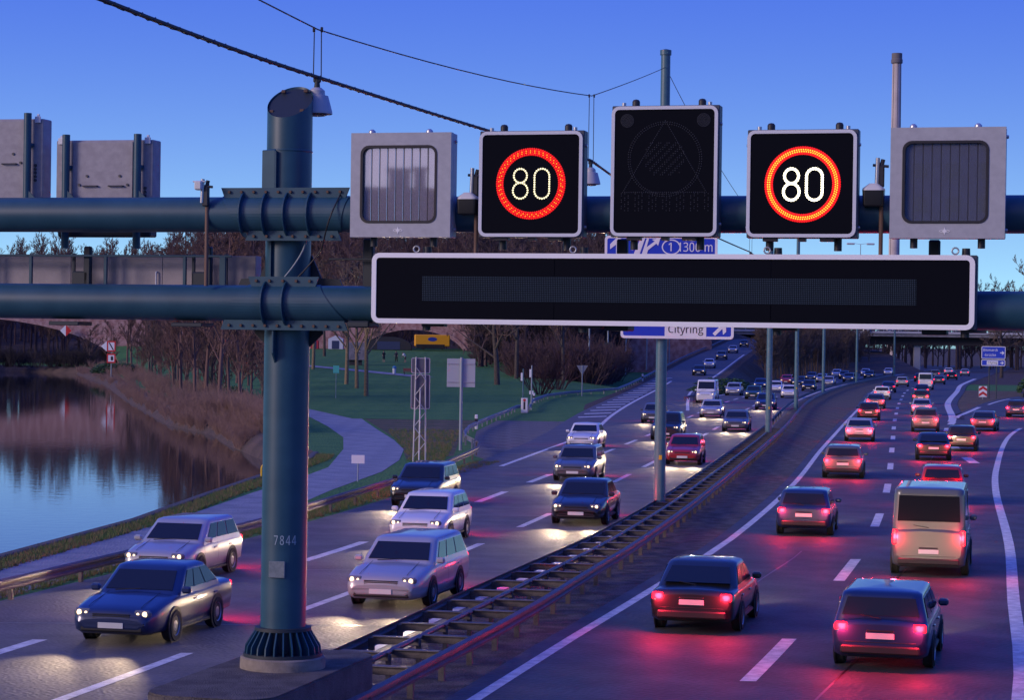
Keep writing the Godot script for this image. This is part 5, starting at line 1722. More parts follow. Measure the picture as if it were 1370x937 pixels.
func build_grass():
	# tufts on the verges close enough to show blades
	var m := MB.new()
	var lr := RandomNumberGenerator.new()
	lr.seed = 9
	for k in 9:
		var a := lr.randf() * TAU
		var p := Vector3(cos(a), 0, sin(a)) * lr.randf() * 0.08
		var lean := Vector3(cos(a), 0, sin(a)) * lr.randf_range(0.02, 0.09)
		var w := Vector3(-sin(a), 0, cos(a)) * 0.008
		var h := lr.randf_range(0.07, 0.2)
		m.tri(p - w, p + w, p + lean + Vector3.UP * h)
	var gm := m.mesh()
	for set_ in 2:
		var xf := []
		var n := 9000 if set_ == 0 else 5000
		for k in n:
			var z: float = 46.0 + pow(rng.randf(), 1.3) * 105.0
			var x := 0.0
			if rng.randf() < 0.55:
				# between quay and path
				if z > 117.0: continue
				var rb := -17.0
				for i in 7:
					if z >= RIVER[i].y and z <= RIVER[i + 1].y: rb = lerp(RIVER[i].x, RIVER[i + 1].x, (z - RIVER[i].y) / (RIVER[i + 1].y - RIVER[i].y))
				x = rb + 0.15 + rng.randf() * (1.0 if z < 100 else 0.9)
			else:
				# verge under the guardrail
				x = cur(MED_L, z) - 11.2 - rng.randf() * 1.3
				if z > 112: x = rng.randf_range(-5.4 - 0.09 * (z - 118.0) if z > 118.0 else -5.2, -3.3)
			if z < 110 and x > cur(MED_L, z) - 11.05: continue
			xf.append(xform(P(x, -0.05, z), rng.randf_range(0.5, 1.2)))
		scatter("grass_tufts", "short grass along the quay, the path and the guardrail" if set_ == 0 else "dry brown grass stalks among the green verge", "grass", [gm], xf, mat("blade" if set_ == 0 else "dry_blade", Color(0.1, 0.17, 0.045) if set_ == 0 else Color(0.26, 0.18, 0.09), 0.9))

# ---------------------------------------------------------------- vehicles (front = local +Z)
var car_cache := {}
func car_shape(kind: String) -> Dictionary:
	if car_cache.has(kind): return car_cache[kind]
	var c: Dictionary = {
		"hatchback": {L = 4.15, W = 0.88, H = 1.47, belt = 0.93, wb = 0.27, nose = 0.7, tail = 0.96, g0 = -0.485, g1 = 0.24, r0 = -0.41, r1 = 0.05},
		"saloon": {L = 4.7, W = 0.91, H = 1.44, belt = 0.92, wb = 0.26, nose = 0.68, tail = 0.93, g0 = -0.36, g1 = 0.22, r0 = -0.2, r1 = 0.06},
		"estate": {L = 4.75, W = 0.92, H = 1.5, belt = 0.95, wb = 0.26, nose = 0.7, tail = 0.98, g0 = -0.49, g1 = 0.23, r0 = -0.44, r1 = 0.07},
		"off-roader": {L = 4.6, W = 0.95, H = 1.72, belt = 1.08, wb = 0.27, nose = 0.85, tail = 1.08, g0 = -0.49, g1 = 0.25, r0 = -0.44, r1 = 0.1},
		"van": {L = 5.3, W = 1.0, H = 2.35, belt = 1.25, wb = 0.29, nose = 0.95, tail = 1.3, g0 = -0.495, g1 = 0.36, r0 = -0.485, r1 = 0.2}}[kind]
	var L: float = c.L
	var W: float = c.W
	var out := {cfg = c}
	# lower body
	var rings := []
	for s in [[-0.5, 0.5, c.tail - 0.12, 0.86], [-0.492, 0.36, c.tail - 0.03, 0.94], [-0.46, 0.26, c.tail, 0.985], [-0.3, 0.22, c.belt + 0.02, 1.0], [0.0, 0.2, c.belt, 1.0], [0.2, 0.2, c.belt - 0.01, 1.0], [0.3, 0.2, lerp(c.belt, c.nose, 0.25) + 0.02, 0.995], [0.42, 0.22, lerp(c.belt, c.nose, 0.62), 0.96], [0.475, 0.24, c.nose + 0.03, 0.88], [0.494, 0.3, c.nose - 0.06, 0.8], [0.5, 0.38, c.nose - 0.16, 0.74]]:
		var w: float = W * s[3]
		var yb: float = s[1]
		var yt: float = s[2]
		var ring := []
		var half := [Vector2(0.0, yb), Vector2(0.8 * w, yb), Vector2(0.95 * w, yb + 0.07), Vector2(0.985 * w, lerp(yb, yt, 0.35)), Vector2(1.0 * w, lerp(yb, yt, 0.62)), Vector2(0.975 * w, yt - 0.1), Vector2(0.93 * w, yt - 0.03), Vector2(0.8 * w, yt), Vector2(0.4 * w, yt + 0.025), Vector2(0.0, yt + 0.035)]
		for p in half: ring.append(Vector3(p.x, p.y, s[0] * L))
		for k in range(half.size() - 2, 0, -1): ring.append(Vector3(-half[k].x, half[k].y, s[0] * L))
		rings.append(ring)
	# greenhouse: stacked loops
	var gh := func(f: float) -> Array:   # f 0 at the belt, 1 at the roof: [rear z, front z, half width, y]
		var bow := sin(f * PI * 0.5)
		return [lerp(c.g0, c.r0, pow(f, 1.3)) * L, lerp(c.g1, c.r1, f) * L, lerp(0.955, 0.8 if kind != "van" else 0.9, f) * W, lerp(c.belt - 0.06, c.H - 0.05, f) + 0.0 * bow]
	var m := MB.new()
	m.loft(rings)
	var lr := []
	for f in [0.0, 0.5, 0.88, 1.0]:
		var q: Array = gh.call(f)
		lr.append([q[0], q[1], q[2], q[3]])
	var qe: Array = gh.call(1.0)
	lr.append([qe[0] + 0.1, qe[1] - 0.14, qe[2] - 0.1, c.H - 0.008])
	lr.append([qe[0] + 0.45, qe[1] - 0.45, qe[2] - 0.42, c.H + 0.006])
	lr.append([(qe[0] + qe[1]) / 2 - 0.06, (qe[0] + qe[1]) / 2 + 0.06, 0.05, c.H + 0.014])
	var loops := []
	for q in lr:
		var ring := []
		for p in rounded(0, (q[0] + q[1]) / 2, q[2] * 2, q[1] - q[0], min(0.2, min((q[1] - q[0]) * 0.3, q[2] * 0.6)), 4): ring.append(Vector3(p.x, q[3], p.y))
		ring.reverse()
		loops.append(ring)
	m.loft(loops)
	out.body = m.mesh()
	# glass
	var panes := []
	var pane := func(pts: Array, nn: Vector3) -> Mesh:
		var g := MB.new()
		var a := []
		for p in pts: a.append(p + nn * 0.012)
		g.quad(a[0], a[1], a[2], a[3])
		for k in 4:
			var b: Vector3 = a[k]; var d: Vector3 = a[(k + 1) % 4]
			g.quad(b - nn * 0.03, d - nn * 0.03, d, b)
		return g.mesh()
	var lo: Array = gh.call(0.22)
	var hi: Array = gh.call(0.86)
	var ins := 0.13
	out.windscreen = pane.call([Vector3(-lo[2] + ins, lo[3], lo[1]), Vector3(lo[2] - ins, lo[3], lo[1]), Vector3(hi[2] - ins, hi[3], hi[1]), Vector3(-hi[2] + ins, hi[3], hi[1])], Vector3(0, 0.5, 1).normalized())
	out.rear_window = pane.call([Vector3(lo[2] - ins, lo[3] + 0.04, lo[0]), Vector3(-lo[2] + ins, lo[3] + 0.04, lo[0]), Vector3(-hi[2] + ins, hi[3], hi[0]), Vector3(hi[2] - ins, hi[3], hi[0])], Vector3(0, 0.3, -1).normalized())
	out.sides = []
	var cuts := [[0.06, 0.36], [0.39, 0.66], [0.69, 0.92]] if kind != "van" else [[0.72, 0.93]]
	for s in [-1, 1]:
		for q in cuts:
			var pl := func(f: Array, t: float) -> Vector3: return Vector3(s * f[2], f[3], lerp(f[0] + 0.1, f[1] - 0.12, t))
			var pts := [pl.call(lo, q[0]), pl.call(lo, q[1]), pl.call(hi, q[1]), pl.call(hi, q[0])]
			if s > 0: pts.reverse()
			out.sides.append(pane.call(pts, Vector3(s, 0.25, 0).normalized()))
	# wheel
	var R := 0.32 if kind in ["hatchback", "saloon", "estate"] else 0.36
	out.R = R
	var ty := MB.new()
	ty.lathe(Vector3.ZERO, [Vector2(R * 0.62, 0.1), Vector2(R * 0.93, 0.11), Vector2(R, 0.07), Vector2(R, -0.07), Vector2(R * 0.93, -0.11), Vector2(R * 0.62, -0.1)], 22, Vector3.RIGHT)
	out.tyre = ty.mesh()
	var rm := MB.new()
	rm.lathe(Vector3.ZERO, [Vector2(0, 0.085), Vector2(R * 0.2, 0.09), Vector2(R * 0.55, 0.07), Vector2(R * 0.63, 0.1)], 18, Vector3.RIGHT)
	rm.lathe(Vector3.ZERO, [Vector2(R * 0.63, -0.1), Vector2(R * 0.55, -0.07), Vector2(0, -0.08)], 18, Vector3.RIGHT)
	out.rim = rm.mesh()
	var arch := MB.new()
	arch.tube(Vector3(-0.012, 0, 0), Vector3(0.012, 0, 0), R + 0.06, R + 0.06, 24)
	out.arch = arch.mesh()
	# lamps, trim
	var hl := MB.new()
	hl.box(Vector3.ZERO, Vector3(0.36, 0.15, 0.12), 0.045)
	out.head = hl.mesh()
	var bl := MB.new()
	for q in [[0.06, 0.058], [-0.08, 0.034]]:
		bl.lathe(Vector3(q[0], 0, 0.052), [Vector2(q[1], 0), Vector2(q[1] * 0.8, 0.016), Vector2(0, 0.022)], 14, Vector3(0, 0, 1))
	out.bulb = bl.mesh()
	var sm := MB.new()
	for sx in [-1.0, 1.0]:
		for zf in ([-0.29, -0.03, 0.2] if kind != "van" else [0.02, 0.26]):
			var pr := []
			for e in [Vector2(0.93, 0.27), Vector2(0.985, lerp(0.2, c.belt, 0.35)), Vector2(1.0, lerp(0.2, c.belt, 0.62)), Vector2(0.975, c.belt - 0.1), Vector2(0.935, c.belt - 0.03)]: pr.append(Vector3(sx * (e.x * W + 0.004), e.y, zf * L))
			for k in pr.size() - 1:
				var w2 := Vector3(0, 0, 0.007)
				if sx > 0: sm.quad(pr[k] + w2, pr[k] - w2, pr[k + 1] - w2, pr[k + 1] + w2)
				else: sm.quad(pr[k] - w2, pr[k] + w2, pr[k + 1] + w2, pr[k + 1] - w2)
	out.seam = sm.mesh()
	var hd := MB.new()
	hd.box(Vector3.ZERO, Vector3(0.035, 0.035, 0.2), 0.012)
	out.handle = hd.mesh()
	var sill := MB.new()
	for sx in [-1.0, 1.0]: sill.box(Vector3(sx * (W * 0.93), 0.24, -0.02 * L), Vector3(0.1, 0.09, L * 0.42), 0.03)
	out.sill = sill.mesh()
	var tl := MB.new()
	tl.box(Vector3.ZERO, Vector3(0.26, 0.17, 0.08) if kind != "van" else Vector3(0.13, 0.42, 0.08), 0.03)
	out.tail = tl.mesh()
	var bp := MB.new()
	bp.box(Vector3(0, 0.36, L * 0.487), Vector3(W * 1.42, 0.15, 0.1), 0.03)
	for k in 4: bp.box(Vector3(0, c.nose - 0.155 + k * 0.036, L * 0.4935), Vector3(W * 0.86, 0.024, 0.05), 0.008)
	for sx in [-1.0, 1.0]:
		var ln := []
		for e in [[0.235, 0.0], [0.3, 0.25], [0.36, 0.44], [0.42, 0.62], [0.455, 0.82]]: ln.append(Vector3(sx * W * 0.6, lerp(c.belt, c.nose, e[1]) + 0.034, e[0] * L))
		for k in ln.size() - 1: bp.tube(ln[k], ln[k + 1], 0.006, 0.006, 4)
	bp.tube(Vector3(-W * 0.5, c.belt + 0.045, c.g1 * L - 0.03), Vector3(W * 0.05, c.belt + 0.075, c.g1 * L - 0.1), 0.012, 0.01, 5)
	out.grille = bp.mesh()
	var rb := MB.new()
	rb.box(Vector3(0, 0.42, -L * 0.495), Vector3(W * 1.6, 0.16, 0.1), 0.03)
	rb.box(Vector3(0, 0.56, -L * 0.5), Vector3(W * 1.45, 0.012, 0.012), 0.003)
	rb.box(Vector3(0, 0.775, -L * 0.5), Vector3(0.5, 0.035, 0.03), 0.008)
	rb.tube(Vector3(0, c.belt + 0.06, c.g0 * L - 0.01), Vector3(W * 0.4, c.belt + 0.12, c.g0 * L + 0.0), 0.012, 0.009, 5)
	out.bumper = rb.mesh()
	var np := MB.new()
	np.box(Vector3.ZERO, Vector3(0.52, 0.11, 0.02), 0.004)
	out.plate = np.mesh()
	var mr := MB.new()
	mr.box(Vector3.ZERO, Vector3(0.2, 0.14, 0.12), 0.04)
	out.mirror = mr.mesh()
	car_cache[kind] = out
	return out

func car(kind: String, paint: Material, label: String, at: Vector3, turn: float, group: String, lit: String, beams: bool):
	var s := car_shape(kind)
	var c: Dictionary = s.cfg
	var t := thing("van" if kind == "van" else "car", label, "van" if kind == "van" else "car", at, turn, group)
	part(t, "body", s.body, paint)
	var gl := mat("car_glass", Color(0.012, 0.014, 0.018), 0.06)
	part(t, "windscreen", s.windscreen, gl)
	part(t, "rear_window", s.rear_window, gl)
	for m in s.sides: part(t, "side_window", m, gl)
	var blk := mat("trim_black", Color(0.015, 0.015, 0.017), 0.6)
	for x in [-1, 1]:
		for z in [-1, 1]:
			var w := part(t, "wheel", s.arch, blk, Vector3(x * (c.W - 0.005), s.R + 0.01, z * c.wb * c.L))
			part(w, "tyre", s.tyre, mat("tyre", Color(0.02, 0.02, 0.02), 0.9), Vector3(-x * 0.075, -0.01, 0))
			part(w, "rim", s.rim, mat("rim", Color(0.35, 0.36, 0.38), 0.35, 0.7), Vector3(-x * 0.07, -0.01, 0))
		part(t, "mirror", s.mirror, paint, Vector3(x * (c.W + 0.06), c.belt + 0.06, c.g1 * c.L * 0.75))
	part(t, "grille", s.grille, blk)
	part(t, "door_seam", s.seam, blk)
	part(t, "sill", s.sill, blk)
	part(t, "bumper", s.bumper, blk)
	part(t, "number_plate", s.plate, mat("plate_white", Color(0.65, 0.65, 0.62), 0.5), Vector3(0, 0.42, c.L * 0.5 + 0.012))
	part(t, "number_plate", s.plate, mats["plate_white"], Vector3(0, 0.68, -c.L * 0.5 - 0.012))
	var hm := glow("headlight_lens", Color(0.7, 0.7, 0.65), Color(1.0, 0.68, 0.34), 2.2)
	var tm := glow("taillight_lens", Color(0.4, 0.01, 0.01), Color(1.0, 0.01, 0.03), 3.2)
	for x in [-1, 1]:
		var hp := Vector3(x * c.W * 0.68, c.nose - 0.03, c.L * 0.476)
		var tp := Vector3(x * c.W * 0.78, c.tail - 0.14, -c.L * 0.492)
		if kind == "van": tp = Vector3(x * c.W * 0.88, 1.05, -c.L * 0.495)
		var hq := part(t, "headlight", s.head, mat("headlight_housing", Color(0.16, 0.17, 0.18), 0.08), hp)
		part(hq, "lamp", s.bulb, hm).scale.x = x
		part(t, "door_handle", s.handle, paint, Vector3(x * (c.W + 0.004), c.belt - 0.17, 0.02 * c.L))
		part(t, "door_handle", s.handle, paint, Vector3(x * (c.W + 0.004), c.belt - 0.17, -0.24 * c.L))
		part(t, "taillight", s.tail, tm, tp)
		if beams:
			var sp := SpotLight3D.new()
			sp.name = "headlight_beam" if x < 0 else "headlight_beam_001"
			t.add_child(sp)
			sp.position = hp + Vector3(0, 0, 0.12)
			sp.rotation = Vector3(deg_to_rad(-3.0), PI, 0)
			sp.light_color = lin(1.0, 0.72, 0.44); sp.light_energy = 19.0
			sp.spot_angle = 26.0; sp.spot_range = 60.0; sp.spot_attenuation = 2.0; sp.light_size = 0.07; sp.shadow_enabled = true
			var om := OmniLight3D.new()
			om.name = "taillight_glow" if x < 0 else "taillight_glow_001"
			t.add_child(om)
			om.position = tp + Vector3(0, 0, -0.14)
			om.light_color = lin(1.0, 0.02, 0.05); om.light_energy = 2.2; om.omni_range = 25.0; om.omni_attenuation = 2.0; om.light_size = 0.08; om.shadow_enabled = true

func build_traffic():
	var paints := {}
	var cols := {"white": Color(0.7, 0.7, 0.7), "silver": Color(0.38, 0.39, 0.41), "black": Color(0.012, 0.012, 0.014), "dark blue": Color(0.015, 0.03, 0.1), "grey": Color(0.11, 0.115, 0.12), "red": Color(0.3, 0.012, 0.015), "dark green": Color(0.015, 0.05, 0.035)}
	for k in cols:
		var m := mat("paint_" + k, cols[k], 0.35, 0.25 if k in ["silver", "grey", "dark blue"] else 0.0)
		m.clearcoat_enabled = true; m.clearcoat = 0.8; m.clearcoat_roughness = 0.05
		paints[k] = m
	var ord := ["nearest", "second", "third", "fourth", "fifth", "sixth", "seventh", "eighth", "ninth", "tenth", "eleventh", "twelfth"]
	var lanes := [
		# table, offset, direction, phrase, group, cars
		[MED_L, -9.0, -1, "in the oncoming lane beside the left guardrail", "oncoming traffic", [[57.0, "hatchback", "silver"], [83.0, "estate", "black"], [128.0, "saloon", "white"], [170.0, "hatchback", "grey"], [228.0, "van", "white"], [262.0, "estate", "silver"], [300.0, "saloon", "dark blue"], [338.0, "hatchback", "red"], [376.0, "saloon", "grey"], [420.0, "hatchback", "white"]]],
		[MED_L, -5.5, -1, "in the middle oncoming lane", "oncoming traffic", [[46.0, "saloon", "dark blue"], [68.0, "hatchback", "white"], [99.0, "estate", "grey"], [141.0, "off-roader", "black"], [184.0, "saloon", "silver"], [246.0, "hatchback", "dark green"], [281.0, "saloon", "white"], [320.0, "estate", "black"], [358.0, "saloon", "silver"], [398.0, "hatchback", "grey"], [442.0, "saloon", "white"]]],
		[MED_L, -2.05, -1, "in the oncoming lane beside the median barrier", "oncoming traffic", [[52.5, "estate", "silver"], [76.0, "saloon", "black"], [113.0, "hatchback", "red"], [156.0, "saloon", "grey"], [208.0, "estate", "dark blue"], [254.0, "saloon", "white"], [292.0, "hatchback", "black"], [330.0, "saloon", "silver"], [368.0, "estate", "grey"], [410.0, "saloon", "black"], [455.0, "hatchback", "white"]]],
		[R_DASH, -2.1, 1, "driving away beside the median barrier", "traffic driving away", [[49.0, "saloon", "black"], [73.0, "hatchback", "dark blue"], [104.0, "estate", "grey"], [143.0, "saloon", "silver"], [182.0, "hatchback", "black"], [216.0, "saloon", "grey"], [252.0, "estate", "white"], [290.0, "saloon", "dark blue"], [332.0, "hatchback", "silver"], [380.0, "saloon", "black"], [430.0, "estate", "grey"], [480.0, "saloon", "white"]]],
		[R_DASH, 2.25, 1, "driving away in the right-hand lane", "traffic driving away", [[44.0, "estate", "dark blue"], [61.5, "van", "grey"], [88.0, "hatchback", "red"], [121.0, "saloon", "black"], [160.0, "off-roader", "grey"], [198.0, "saloon", "silver"], [236.0, "hatchback", "dark green"], [272.0, "saloon", "black"], [312.0, "van", "white"], [356.0, "saloon", "grey"], [405.0, "hatchback", "black"], [460.0, "saloon", "silver"]]],
		[R_EDGE, -2.3, 1, "driving away on the exit lane", "traffic on the exit lane", [[132.0, "hatchback", "black"], [163.0, "saloon", "grey"], [196.0, "estate", "dark blue"], [228.0, "hatchback", "white"]]],
		[RAMP_L, 5.6, -1, "coming down the slip road", "traffic on the slip road", [[322.0, "saloon", "black"], [352.0, "hatchback", "white"], [392.0, "estate", "grey"], [430.0, "saloon", "silver"], [470.0, "hatchback", "black"]]]]
	for q in lanes:
		var i := 0
		for v in q[5]:
			var z: float = v[0]
			var x: float = cur(q[0], z) + q[1]
			var slope: float = cur(q[0], z + 1.5) - cur(q[0], z - 1.5)
			var f := Vector3(slope, 0, -3.0).normalized() * float(q[2])
			var h: float = cur(RAMP_H, z) + 0.005 if q[0] == RAMP_L else 0.0
			car(v[1], paints[v[2]], "%s %s %s, %s one from the camera" % [v[2], v[1], q[3], ord[i]], P(x, h, z), atan2(f.x, f.z), q[4], "", z < 240.0)
			i += 1
	var fc := [["saloon", "black", -33.0], ["hatchback", "white", -27.0], ["estate", "grey", -21.0]]
	for k in 3:
		car(fc[k][0], paints[fc[k][1]], "%s %s with lit headlights on the flyover, %s from the left" % [fc[k][1], fc[k][0], ["first", "second", "third"][k]], P(112 + fc[k][2], 9.05, 536 + k * 2.0), -0.25, "traffic on the flyover", "", false)

# ---------------------------------------------------------------- people and park things
func blob_body(bones: Array, cell: float) -> ArrayMesh:   # bones: [a, b, ra, rb]; smooth union meshed as surface nets
	var lo := Vector3(1e9, 1e9, 1e9)
	var hi := -lo
	for b in bones:
		var r: float = max(b[2], b[3]) + cell * 2.0
		for p in [b[0], b[1]]:
			lo = lo.min(p - Vector3.ONE * r); hi = hi.max(p + Vector3.ONE * r)
	var n := Vector3i(((hi - lo) / cell).ceil()) + Vector3i.ONE
	var val := PackedFloat32Array()
	val.resize(n.x * n.y * n.z)
	for k in n.z:
		for j in n.y:
			for i in n.x:
				var p := lo + Vector3(i, j, k) * cell
				var d := 1e3
				for b in bones:
					var ab: Vector3 = b[1] - b[0]
					var t: float = clamp((p - b[0]).dot(ab) / max(ab.length_squared(), 1e-6), 0.0, 1.0)
					var q: float = p.distance_to(b[0] + ab * t) - lerp(b[2], b[3], t)
					var h: float = clamp(0.5 + 0.5 * (q - d) / 0.04, 0.0, 1.0)
					d = lerp(q, d, h) - 0.04 * h * (1.0 - h)
				val[i + n.x * (j + n.y * k)] = d
	var m := MB.new()
	var ids := {}
	for k in n.z - 1:
		for j in n.y - 1:
			for i in n.x - 1:
				var s := Vector3.ZERO
				var cnt := 0
				var c := []
				for q in 8: c.append(val[i + (q & 1) + n.x * (j + ((q >> 1) & 1) + n.y * (k + ((q >> 2) & 1)))])
				for e in [[0, 1], [2, 3], [4, 5], [6, 7], [0, 2], [1, 3], [4, 6], [5, 7], [0, 4], [1, 5], [2, 6], [3, 7]]:
					var a: float = c[e[0]]; var b: float = c[e[1]]
					if (a < 0) != (b < 0):
						var t := a / (a - b)
						var pa := Vector3(e[0] & 1, (e[0] >> 1) & 1, (e[0] >> 2) & 1)
						var pb := Vector3(e[1] & 1, (e[1] >> 1) & 1, (e[1] >> 2) & 1)
						s += pa.lerp(pb, t); cnt += 1
				if cnt > 0:
					var g := Vector3(c[1] - c[0] + c[7] - c[6], c[2] - c[0] + c[7] - c[5], c[4] - c[0] + c[7] - c[3])
					ids[Vector3i(i, j, k)] = m.pt(lo + (Vector3(i, j, k) + s / cnt) * cell, g.normalized())
	for k in range(1, n.z - 1):
		for j in range(1, n.y - 1):
			for i in range(1, n.x - 1):
				var a := val[i + n.x * (j + n.y * k)]
				for ax in 3:
					var o := Vector3i.ZERO
					o[ax] = 1
					var b := val[i + o.x + n.x * (j + o.y + n.y * (k + o.z))]
					if (a < 0) == (b < 0): continue
					var u := Vector3i.ZERO; var w := Vector3i.ZERO
					u[(ax + 1) % 3] = 1; w[(ax + 2) % 3] = 1
					var P0 := Vector3i(i, j, k)
					var q := [ids.get(P0), ids.get(P0 - u), ids.get(P0 - u - w), ids.get(P0 - w)]
					if null in q: continue
					if a < 0: m.idx.append_array(PackedInt32Array([q[0], q[2], q[1], q[0], q[3], q[2]]))
					else: m.idx.append_array(PackedInt32Array([q[0], q[1], q[2], q[0], q[2], q[3]]))
	return m.mesh()

func person(label: String, at: Vector3, turn: float, bend: float, top: Color, legs: Color, bare: bool):
	var t := thing("person", label, "person", at, turn, "people on the lawn")
	var hip := Vector3(0, 0.95, 0)
	var up := Vector3(0, cos(bend), sin(bend))
	var neck := hip + up * 0.52
	var head := hip + up * 0.68
	var sk := mat("skin", Color(0.42, 0.26, 0.2), 0.7)
	var b := []
	for s in [-1.0, 1.0]:
		var kn := Vector3(s * 0.13, 0.5, 0.05)
		var an := Vector3(s * 0.15, 0.07, -0.05 * s)
		b.append([hip + Vector3(s * 0.09, 0, 0), kn, 0.09, 0.065]); b.append([kn, an, 0.06, 0.04]); b.append([an, an + Vector3(0, -0.03, 0.16), 0.045, 0.04])
		var sh: Vector3 = hip + up * 0.47 + Vector3(s * 0.19, 0, 0)
		var el: Vector3 = sh + Vector3(s * 0.08, -0.26, 0.06 + bend * 0.1)
		var wr: Vector3 = el + Vector3(s * 0.02, -0.2, 0.14)
		b.append([sh, el, 0.055, 0.042]); b.append([el, wr, 0.04, 0.03]); b.append([wr, wr + Vector3(0, -0.08, 0.03), 0.035, 0.02])
	b.append([hip, hip + up * 0.42, 0.14, 0.16]); b.append([hip + up * 0.4 + Vector3(-0.12, 0, 0), hip + up * 0.4 + Vector3(0.12, 0, 0), 0.1, 0.1])
	b.append([neck - up * 0.05, neck + up * 0.06, 0.055, 0.05]); b.append([head, head + up * 0.06, 0.095, 0.1])
	part(t, "body", blob_body(b, 0.045), sk)
	var cl := []
	for s in [-1.0, 1.0]:
		var sh: Vector3 = hip + up * 0.47 + Vector3(s * 0.19, 0, 0)
		cl.append([sh, sh + Vector3(s * 0.08, -0.22, 0.06 + bend * 0.1), 0.075, 0.06])
	cl.append([hip + up * 0.02, hip + up * 0.42, 0.16, 0.18]); cl.append([hip + up * 0.4 + Vector3(-0.12, 0, 0), hip + up * 0.4 + Vector3(0.12, 0, 0), 0.115, 0.115])
	part(t, "shirt", blob_body(cl, 0.045), mat("shirt_" + str(top), top, 0.9))
	var tr := []
	for s in [-1.0, 1.0]:
		tr.append([hip + Vector3(s * 0.09, 0, 0), Vector3(s * 0.13, 0.5, 0.05), 0.112, 0.09])
		if not bare: tr.append([Vector3(s * 0.13, 0.5, 0.05), Vector3(s * 0.15, 0.1, -0.05 * s), 0.085, 0.065])
	part(t, "trousers", blob_body(tr, 0.045), mat("trousers_" + str(legs), legs, 0.9))
	var hr := MB.new()
	var rg := []
	for q in [[0.02, 0.108], [0.07, 0.112], [0.11, 0.09], [0.135, 0.03]]:
		var ring := []
		for k in 10: ring.append(head + up * (q[0] + 0.03) + Vector3(cos(-TAU * k / 10) * q[1], 0, sin(-TAU * k / 10) * q[1] - 0.01))
		rg.append(ring)
	hr.loft(rg)
	part(t, "hair", hr, mat("hair_dark", Color(0.03, 0.022, 0.018), 0.8))

